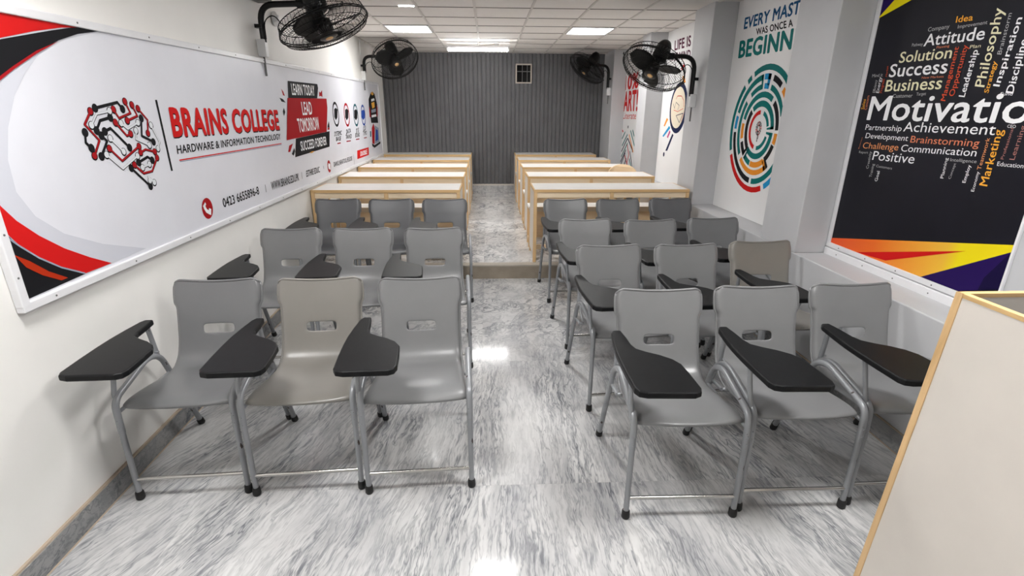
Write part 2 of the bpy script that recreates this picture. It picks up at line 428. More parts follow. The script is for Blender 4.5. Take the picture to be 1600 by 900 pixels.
def make_chair(name, smat):
    t = thing(name, '', 'chair')
    me = SHELL.copy(); me.materials.append(smat)
    o = bpy.data.objects.new('seat_shell', me); COL.objects.link(o); o.parent = t
    sol = o.modifiers.new('thickness', 'SOLIDIFY'); sol.thickness = .006; sol.offset = -1
    sub = o.modifiers.new('smooth', 'SUBSURF'); sub.levels = 1; sub.render_levels = 2
    k = 17; n = len(SHELL.vertices) // k; V = [SHELL.vertices[i].co.copy() for i in range(n * k)]     # rounded lip round the back
    lip = [V[i * k] for i in range(8, n - 3)] + [V[(n - 3) * k + j] for j in range(1, k - 1)] + [V[i * k + k - 1] for i in range(n - 4, 7, -1)]
    f = MB(); f.tube(fillet(lip, .02, 2), .0058, 8); f.build('shell_lip', smat, o)
    def foot(par, p, d):
        f = MB(); p = Vector(p); d = Vector(d).normalized()
        f.tube([p, p + d * .006, p + d * .034, p + d * .04], [.0145, .0178, .0168, .0140], 12); f.build('foot_cap', M_RUB, par)
    for s in (-1, 1):
        x = s * LX
        f = MB(); f.tube([(x, 0, .01), (x, 0, .36)], .0118, 12); lg = f.build('front_leg', M_TUBEP, t); foot(lg, (x, 0, 0), (0, 0, 1))
        xr = s * (LX + .004)
        path = fillet([(xr, .567, .012), (xr * .995, .362, .505), (x, .27, .545), (x, .004, .482), (x, 0, .335)], [.05, .05, .045], 7)
        f = MB(); f.tube(path, .0132, 12)
        for z in (.36, .395): f.tube([(x, -.0145, z), (x, -.0105, z)], .0035, 8)
        rl = f.build('rear_leg', M_TUBEP, t); foot(rl, (xr, .572, 0), (-.01 * s, -.36, .86))
    f = MB(); f.tube([(-LX + .008, 0, .10), (LX - .008, 0, .10)], .0085, 10); f.build('stretcher', M_CHROME, t)
    f = MB()
    f.tube([(-LX + .006, .075, .44), (LX - .006, .075, .44)], .008, 8); [f.tube([(q * LX, .004, .425), (q * (LX - .02), .075, .44)], .008, 8) for q in (-1, 1)]; f.tube([(-LX + .004, .30, .405), (LX - .004, .30, .405)], .009, 8)
    for s in (-1, 1):
        f.tube([(s * .15, .075, .425), (s * .15, .30, .408)], .009, 8)
        f.tube([(s * (LX - .002), .30, .405), (s * (LX + .001), .41, .40)], .008, 8)
    f.build('seat_support', M_TUBEP, t)
    # writing tablet on two posts
    out = [(-.250, .356), (-.215, .356), (-.207, .285), (-.203, .215), (-.192, .176), (-.160, .149), (-.112, .118), (-.074, .082), (-.053, .040), (-.047, -.04), (-.044, -.135), (-.052, -.160), (-.074, -.172),
           (-.24, -.168), (-.268, -.158), (-.279, -.135), (-.283, -.03), (-.284, .07), (-.282, .15), (-.274, .24), (-.262, .33)]
    z0, z1 = .666, .692
    f = MB(); k = len(out)
    vs = [(a, b, z0) for a, b in out] + [(a, b, z1) for a, b in out]
    f.add(vs, [tuple(range(k))[::1], tuple(range(k, 2 * k))[::-1]] + [(i, i + k, (i + 1) % k + k, (i + 1) % k) for i in range(k)])
    tb = f.build('writing_tablet', M_TAB, t); 
    bm = bmesh.new(); bm.from_mesh(tb.data); bmesh.ops.recalc_face_normals(bm, faces=bm.faces); bm.to_mesh(tb.data); bm.free()
    bevel(tb, .007, 3, 50)
    f = MB(); f.tube([(-LX - .004, .022, .455), (-LX - .010, .03, .50), (-LX - .012, .085, .668)], .0095, 10); f.build('tablet_post', M_TUBEP, t)
    f = MB(); f.tube([(-LX - .002, .345, .50), (-LX - .006, .325, .668)], .0105, 10); f.tube([(-LX - .004, .333, .54), (-LX + .014, .333, .54)], .004, 6); f.build('tablet_post', M_TUBEP, t)
    return t
SHELL = shell_mesh()
PROTO = [make_chair('tablet_chair', M_SHELL[i]) for i in range(4)]
used = [False] * 4
def chair(kind, x, y, deg, label, group):
    rz = radians(deg)
    if not used[kind]:
        o = PROTO[kind]; used[kind] = True; o.location = (x, y, 0); o.rotation_euler = (0, 0, rz); o['label'] = label; o['group'] = group
    else: o = dup(PROTO[kind], (x, y, 0), rz, label, group)
    return o
G = 'grey tablet-arm chairs'
B = 'grey chair with black writing tablet, '
chair(2, -1.297, 1.87, 3.3, B + 'front row of the left block, beside the left wall', G)
chair(1, -.805, 1.875, 3.3, 'warm ' + B + 'middle of the front row, left block', G)
chair(0, -.316, 1.868, 3.2, B + 'front row of the left block, at the aisle', G)
chair(0, -1.346, 2.995, 3.5, B + 'second row of the left block, beside the left wall', G)
chair(0, -.851, 2.99, 3.5, B + 'middle of the second row, left block', G)
chair(0, -.357, 2.985, 3.5, B + 'second row of the left block, at the aisle', G)
chair(3, -1.366, 4.215, 2.8, B + 'last row of the left block, beside the left wall', G)
chair(3, -.876, 4.205, 2.8, B + 'middle of the last row, left block', G)
chair(3, -.386, 4.20, 2.8, B + 'last row of the left block, at the aisle', G)
chair(0, .778, 1.664, -1, B + 'front row of the right block, at the aisle', G)
chair(0, 1.266, 1.692, -.5, B + 'middle of the front row, right block', G)
chair(0, 1.754, 1.715, .5, B + 'front row of the right block, behind the lectern', G)
chair(0, .774, 2.483, 4, B + 'second row of the right block, at the aisle', G)
chair(0, 1.262, 2.49, 4, B + 'middle of the second row, right block', G)
chair(1, 1.75, 2.556, 2, B + 'second row of the right block, beside the ledge', G)
chair(0, .765, 3.27, 3.5, B + 'third row of the right block, at the aisle', G)
chair(0, 1.258, 3.235, 3.5, B + 'middle of the third row, right block', G)
chair(2, 1.755, 3.296, 2, B + 'third row of the right block, beside the ledge', G)
chair(2, .74, 4.19, 3, B + 'last row of the right block, at the aisle', G)
chair(2, 1.232, 4.18, 3, B + 'middle of the last row, right block', G)
chair(3, 1.730, 4.207, 2, B + 'last row of the right block, beside the ledge', G)

# ------------------------------------------------------------------ desks and benches
def desk(x0, x1, y, label):
    D = .48; cx = (x0 + x1) / 2; w = (x1 - x0) / 2
    t = thing('student_desk', label, 'desk', (cx, y, ZP), 0, 'long wooden desks on the raised floor')
    H = .73
    f = MB(); f.box(-w + .012, w - .012, .012, D - .012, H - .022, H); f.build('desktop', M_LAM, t)
    f = MB(); f.box(-w, w, 0, .012, H - .026, H + .0005); f.build('front_edging', M_EDGE, t)
    f = MB(); f.box(-w, w, D - .012, D, H - .026, H + .0005); f.build('rear_edging', M_EDGE, t)
    for xa in (-w, w - .012):
        f = MB(); f.box(xa, xa + .012, .012, D - .012, H - .026, H + .0005); f.build('side_edging', M_EDGEY, t)
    for s in (-1, 1):
        xa, xb = sorted((s * w, s * (w - .02)))
        f = MB(); f.box(xa, xb, .032, D - .03, .06, H - .026); ep = f.build('end_panel', M_CREAM, t)
        for ya in (0, D - .03):
            f = MB(); f.box(xa - (.0 if s < 0 else .012), xb + (.012 if s < 0 else 0), ya, ya + .03, 0, H - .026); bevel(f.build('post', M_EDGEZ, ep), .002)
    f = MB(); f.box(-w + .032, -.018, .012, .030, H - .080, H - .026); bevel(f.build('front_rail', M_RAIL, t), .0015)
    f = MB(); f.box(.018, w - .032, .012, .030, H - .080, H - .026); bevel(f.build('front_rail', M_RAIL, t), .0015)
    f = MB(); f.box(-.018, .018, .004, .034, H - .110, H - .026); bevel(f.build('middle_stile', M_EDGEZ, t), .0015)
    f = MB(); f.box(-w + .02, w - .02, D - .05, D - .032, H - .075, H - .026); f.build('rear_rail', M_WX, t)
    f = MB(); f.box(-w + .02, w - .02, .2, .225, .08, .13); f.build('foot_rail', M_WX, t)
    return t
def bench(x0, x1, y, label):
    D = .26; cx = (x0 + x1) / 2; w = (x1 - x0) / 2
    t = thing('bench', label, 'bench', (cx, y, ZP), 0, 'benches behind the desks')
    H = .455
    f = MB(); f.box(-w, w, 0, D, H - .03, H); bevel(f.build('seat', M_LAM, t), .003)
    f = MB(); f.box(-w, w, -.012, 0, H - .05, H + .0005); f.build('front_edging', mat('pale_edging', (.72, .60, .46), .45), t)
    f = MB(); f.box(-w + .03, w - .03, .06, .078, .10, H - .03); f.build('modesty_panel', M_WX, t)
    for s in (-1, 1):
        xa, xb = sorted((s * w, s * (w - .03)))
        for ya in (.005, D - .035):
            f = MB(); f.box(xa, xb, ya, ya + .03, 0, H - .03); bevel(f.build('leg', M_EDGEZ, t), .002)
        f = MB(); f.box(xa + .005, xb - .005, .035, D - .035, .05, .085); f.build('side_rail', M_WY, t)
ROWS = [4.95, 5.98, 7.0, 8.03, 9.03]
ORD = ['nearest to the step, first of the row', 'second from the step', 'third from the step', 'fourth from the step', 'last one, against the ribbed wall']
for i, y in enumerate(ROWS):
    xl = xw(y) + .012; xr = -.280 - .005 * i
    desk(xl, xr, y, 'white-topped wooden desk on the left side, ' + ORD[i])
    if i < 4: bench(xl + .03, xr - .0, y + .60, 'low wooden bench between the desks on the left, ' + ['behind the first desk', 'behind the second desk', 'behind the third desk', 'behind the fourth desk'][i])
    xl = [.435, .45, .452, .453, .458][i]; xr = [1.968, 1.942, 1.90, 1.885, 1.862][i]
    desk(xl, xr, y + .01, 'white-topped wooden desk on the right side, ' + ORD[i])
    if i < 4: bench(xl - .0, (xr - .03) if i != 1 else 1.50, y + .61, 'low wooden bench between the desks on the right, ' + ['behind the first desk', 'behind the second desk', 'behind the third desk', 'behind the fourth desk'][i])
# wooden chair with a rounded back beside the right wall
t = thing('wooden_chair', 'pale wooden chair with a rounded back peeking over the second right desk', 'chair', (1.78, 6.50, ZP))
f = MB()
f.box(-.19, .19, 0, .36, .42, .445); bevel(f.build('seat', M_WY, t), .008)
for sx in (-1, 1):
    for yy, hh in ((.0, .42), (.33, .42)):
        f = MB(); f.box(sx * .17 - .016, sx * .17 + .016, yy, yy + .032, 0, hh); bevel(f.build('leg', M_WZ, t), .003)
    f = MB(); f.box(sx * .13 - .014, sx * .13 + .014, .335, .357, .44, .62); f.build('back_post', M_WZ, t)
f = MB(); pts = []
for k in range(21):
    a = pi * k / 20; pts.append((.205 * cos(a), .60 + .18 * sin(a) ** .75))
pts += [(-.205, .52), (.205, .52)]
n = len(pts); vs = [(x, .355 - .04 * (1 - (x / .21) ** 2) * -1, z) for x, z in pts] + [(x, .378 + .04 * (1 - (x / .21) ** 2), z) for x, z in pts]
f.add(vs, [tuple(range(n)), tuple(range(n, 2 * n))[::-1]] + [(i, i + n, (i + 1) % n + n, (i + 1) % n) for i in range(n)])
bevel(f.build('backrest', M_WX, t), .004)

# ------------------------------------------------------------------ lectern
t = thing('lectern', 'cream lectern with pine edging, cut by the right edge of the photo', 'lectern', (1.6, 1.1, 0))
L = lambda *p: tuple(a - b for a, b in zip(p, (1.6, 1.1, 0)))
H = 1.11; th = .018
tx, bx, ty, by = 1.350, 1.315, 1.330, 1.352      # front left edge, top and bottom
rx = 1.92; ry = .90
f = MB(); f.hexa([L(bx, ry, 0), L(bx + th, ry, 0), L(bx + th, by - th, 0), L(bx, by - th, 0)], [L(tx, ry, H - .012), L(tx + th, ry, H - .012), L(tx + th, ty - th, H - .012), L(tx, ty - th, H - .012)])
sp = f.build('side_panel', M_CREAM, t)
f = MB(); f.hexa([L(tx - .001, ry, H - .012), L(tx + th + .001, ry, H - .012), L(tx + th + .001, ty - th, H - .012), L(tx - .001, ty - th, H - .012)], [L(tx - .001, ry, H), L(tx + th + .001, ry, H), L(tx + th + .001, ty - th, H), L(tx - .001, ty - th, H)])
f.build('top_edging', M_EDGEY, sp)
f = MB(); f.hexa([L(rx, ry, 0), L(rx + th, ry, 0), L(rx + th, by - th, 0), L(rx, by - th, 0)], [L(rx, ry, H), L(rx + th, ry, H), L(rx + th, ty - th, H), L(rx, ty - th, H)])
f.build('side_panel', M_CREAM, t)
f = MB(); f.hexa([L(bx, by - th, 0), L(rx + th, by - th, 0), L(rx + th, by, 0), L(bx, by, 0)], [L(tx, ty - th, H - .012), L(rx + th, ty - th, H - .012), L(rx + th, ty, H - .012), L(tx, ty, H - .012)])
fp = f.build('front_panel', M_CREAM, t)
f = MB(); f.hexa([L(tx - .001, ty - th - .001, H - .012), L(rx + th, ty - th - .001, H - .012), L(rx + th, ty + .001, H - .012), L(tx - .001, ty + .001, H - .012)], [L(tx - .001, ty - th - .001, H), L(rx + th, ty - th - .001, H), L(rx + th, ty + .001, H), L(tx - .001, ty + .001, H)])
f.build('top_edging', M_EDGE, fp)
f = MB(); f.hexa([L(bx - .003, by - .020, 0), L(bx + .003, by - .020, 0), L(bx + .003, by + .002, 0), L(bx - .003, by + .002, 0)], [L(tx - .003, ty - .020, H), L(tx + .003, ty - .020, H), L(tx + .003, ty + .002, H), L(tx - .003, ty + .002, H)])
f.build('corner_edging', M_EDGEZ, t)
f = MB(); f.box(*[a for a in (tx + th - 1.6, rx - 1.6, ry - 1.1, ty - th - 1.1 - .001, H - .20, H - .182)]); f.build('writing_top', mat('dark_writing_top', (.03, .03, .032), .5), t)
f = MB(); f.box(tx + th - 1.6, rx - 1.6, ry - 1.1, ty - th - 1.1 - .001, .45, .468); f.build('shelf', M_CREAM, t)

# ------------------------------------------------------------------ wall fans
def fan(label, anchor, side, ctr, nrm, R, spin, riser, extra=False, conduit=0.0):
    """anchor: point on the wall where the pipe's white box sits; side +1 when the room is towards +x"""
    A = Vector(anchor); t = thing('wall_fan', label, 'fan', anchor, 0, 'black wall fans')
    Cc = Vector(ctr) - A; n = Vector(nrm).normalized()
    xa = n.cross(Vector((0, 0, 1))).normalized(); ya = n.cross(xa)
    M = Matrix.Translation(Cc) @ Matrix((xa, ya, n)).transposed().to_4x4()
    P = lambda r, a, z: M @ Vector((r * cos(a), r * sin(a), z))
    s = R / .31
    # guards
    def guard(name, prof, rings, nw, rim, wr):
        f = MB()
        for k in range(nw):
            a = 2 * pi * k / nw
            f.tube([P(r, a + .12 * (1 - r / R), z) for r, z in prof], wr, 4, 0, False)
        for r, z, w in rings:
            f.tube([P(r, 2 * pi * k / 40, z) for k in range(40)], w, 6, 0, False, True, True)
        return f.build(name, M_WIRE, t)
    guard('front_guard', [(R, 0), (R * .93, .035 * s), (R * .6, .062 * s), (R * .2, .070 * s)], [(R, .002, .0055), (R * .93, .035 * s, .0022), (R * .78, .052 * s, .002), (R * .6, .062 * s, .0022), (R * .4, .068 * s, .002), (R * .2, .070 * s, .003)], 72, R, .0015)
    guard('rear_guard', [(R, -.006), (R * .95, -.06 * s), (R * .6, -.085 * s), (R * .24, -.095 * s)], [(R * .99, -.012, .0045), (R * .95, -.06 * s, .0035), (R * .6, -.085 * s, .0022), (R * .24, -.095 * s, .003)], 60, R, .0015)
    for k in range(4):
        a = spin + 2 * pi * k / 4 + .4; f = MB()
        f.tube([P(R, a, .0), P(R * 1.04, a, -.004), P(R * 1.04, a, -.02)], .006, 6); f.build('guard_clip', M_BLK, t)
    # badge plate in the middle of the front guard
    f = MB(); f.lathe([(0, .078 * s), (.05 * s, .076 * s), (.066 * s, .066 * s), (.066 * s, .056 * s), (0, .056 * s)], 24, 0, M); pl = f.build('guard_plate', M_BLK, t)
    f = MB(); f.lathe([(0, .0815 * s), (.026 * s, .080 * s), (.028 * s, .076 * s), (0, .076 * s)], 20, 0, M); f.build('badge', M_GOLD, pl)
    # hub and three twisted blades
    f = MB(); f.lathe([(0, .045 * s), (.04 * s, .042 * s), (.055 * s, .025 * s), (.055 * s, -.04 * s), (0, -.045 * s)], 20, 0, M); f.build('hub', M_BLK, t)
    for k in range(3):
        a0 = spin + 2 * pi * k / 3; f = MB(); vs = []; nr, nc = 8, 6
        for i in range(nr + 1):
            u = i / nr; r = (.045 + u * .225) * s; ch = (.035 + .075 * sin(pi * min(1, .25 + u * .62))) * s; tw = radians(38 - 16 * u)
            for c_ in range(nc + 1):
                v = c_ / nc - .5
                tang = v * 2 * ch * cos(tw) * (1 if u < .86 else .86 - (u - .86)); zz = v * 2 * ch * sin(tw) * .55 - .006 * (1 - 4 * v * v)
                ca, sa = cos(a0), sin(a0)
                vs.append(M @ Vector((r * ca - tang * sa, r * sa + tang * ca, zz)))
        fs = [(i * (nc + 1) + c_, i * (nc + 1) + c_ + 1, (i + 1) * (nc + 1) + c_ + 1, (i + 1) * (nc + 1) + c_) for i in range(nr) for c_ in range(nc)]
        f.add(vs, fs, 0, True); b_ = f.build('blade', M_BLADE, t); sm = b_.modifiers.new('thickness', 'SOLIDIFY'); sm.thickness = .004; sm.offset = 0
    # motor
    f = MB(); f.lathe([(0, -.10 * s), (.062 * s, -.10 * s), (.075 * s, -.12 * s), (.078 * s, -.20 * s), (.070 * s, -.26 * s), (.05 * s, -.30 * s), (.02 * s, -.315 * s), (0, -.317 * s)], 28, 0, M)
    f.lathe([(.03 * s, -.045 * s), (.03 * s, -.10 * s)], 14, 0, M)
    f.build('motor', M_BLK, t)
    # pivot and bent arm
    pv = M @ Vector((0, 0, -.175 * s))
    off = .045
    p0 = Vector((side * off, 0, .03)); p1 = Vector((side * off, 0, riser)); 
    d = (pv - p1); d2 = Vector((d.x, d.y, 0)); piv = Vector((pv.x, pv.y, p1.z)) - d2.normalized() * (.075 * s)
    path = fillet([p0, p1, piv], .13, 8)
    f = MB(); f.tube(path, .021, 14); f.build('arm', M_BLK, t)
    f = MB(); f.tube([piv - d2.normalized() * .05, piv + d2.normalized() * .03], .031, 14); f.tube([piv, pv], .028, 12); f.build('pivot', M_BLK, t)
    # wall box and conduit
    f = MB(); f.box(min(0, side * .06) , max(0, side * .06), -.028, .028, -.07, .05); bk = bevel(f.build('wall_box', M_PLASTW, t), .006)
    f = MB(); f.tube([(side * .03, 0, -.06), (side * .03, 0, -.20)], .008, 8); f.build('conduit', M_MUNT, bk)
    f = MB(); f.box(min(0, side * .05), max(0, side * .05), -.024, .024, riser * .45, riser * .45 + .025); f.build('wall_bracket', M_BLK, t)
    f = MB(); 
    q0 = p1 + Vector((0, 0, 0)); c1 = piv + Vector((0, 0, .03)); q = [piv + d2.normalized() * .02 + Vector((0, 0, -.03)), piv + Vector((0, 0, -.12)), (piv + p1) / 2 + Vector((0, 0, -.15)), p1 * .7 + piv * .3 + Vector((0, 0, -.06)), p1 + Vector((side * .02, 0, -.10)), p0 + Vector((side * .02, 0, .02))]
    f.tube(fillet(q, .08, 5), .004, 6); f.build('power_cord', M_WIRE, t)
    if conduit:
        f = MB(); f.box(min(0, side * .016), max(0, side * .016), -.012, .012, riser + .02, conduit); f.build('trunking', M_PLASTW, t)
    if extra:
        f = MB(); f.box(side * .004, side * .11, -.07, .09, .30, .42); bevel(f.build('regulator_box', M_BLK, t), .006)
        f = MB(); f.lathe([(.055, 0), (.055, .012), (.03, .018), (.03, .035), (0, .036)], 20, 0, Matrix.Translation((side * .002, .38, .24)) @ Matrix.Rotation(radians(90) * side, 4, 'Y')); f.build('cable_outlet', [M_PLASTW], t)
    return t
fan('black wall fan tilted down over the front left banner, nearest on the left', (xw(4.22), 4.22, 2.03), 1, (-1.159, 4.10, 2.15), (.350, -.106, -.931), .32, .14, .275, True)
fan('black wall fan high on the left wall, before the ribbed wall', (xw(7.82), 7.82, 2.05), 1, (-1.27, 7.70, 2.234), (.339, -.604, -.721), .324, 3.98, .24, False, .44)
fan('black wall fan at the far right pillar, dark against the ribbed wall', (XR, 8.93, 1.90), -1, (1.558, 8.70, 2.21), (-.588, -.259, -.766), .31, .2, .38)
fan('black wall fan on the right pillar beside the round portrait poster', (XR, 5.2, 1.70), -1, (1.555, 5.15, 1.968), (-.464, -.378, -.802), .304, 5.11, .385)

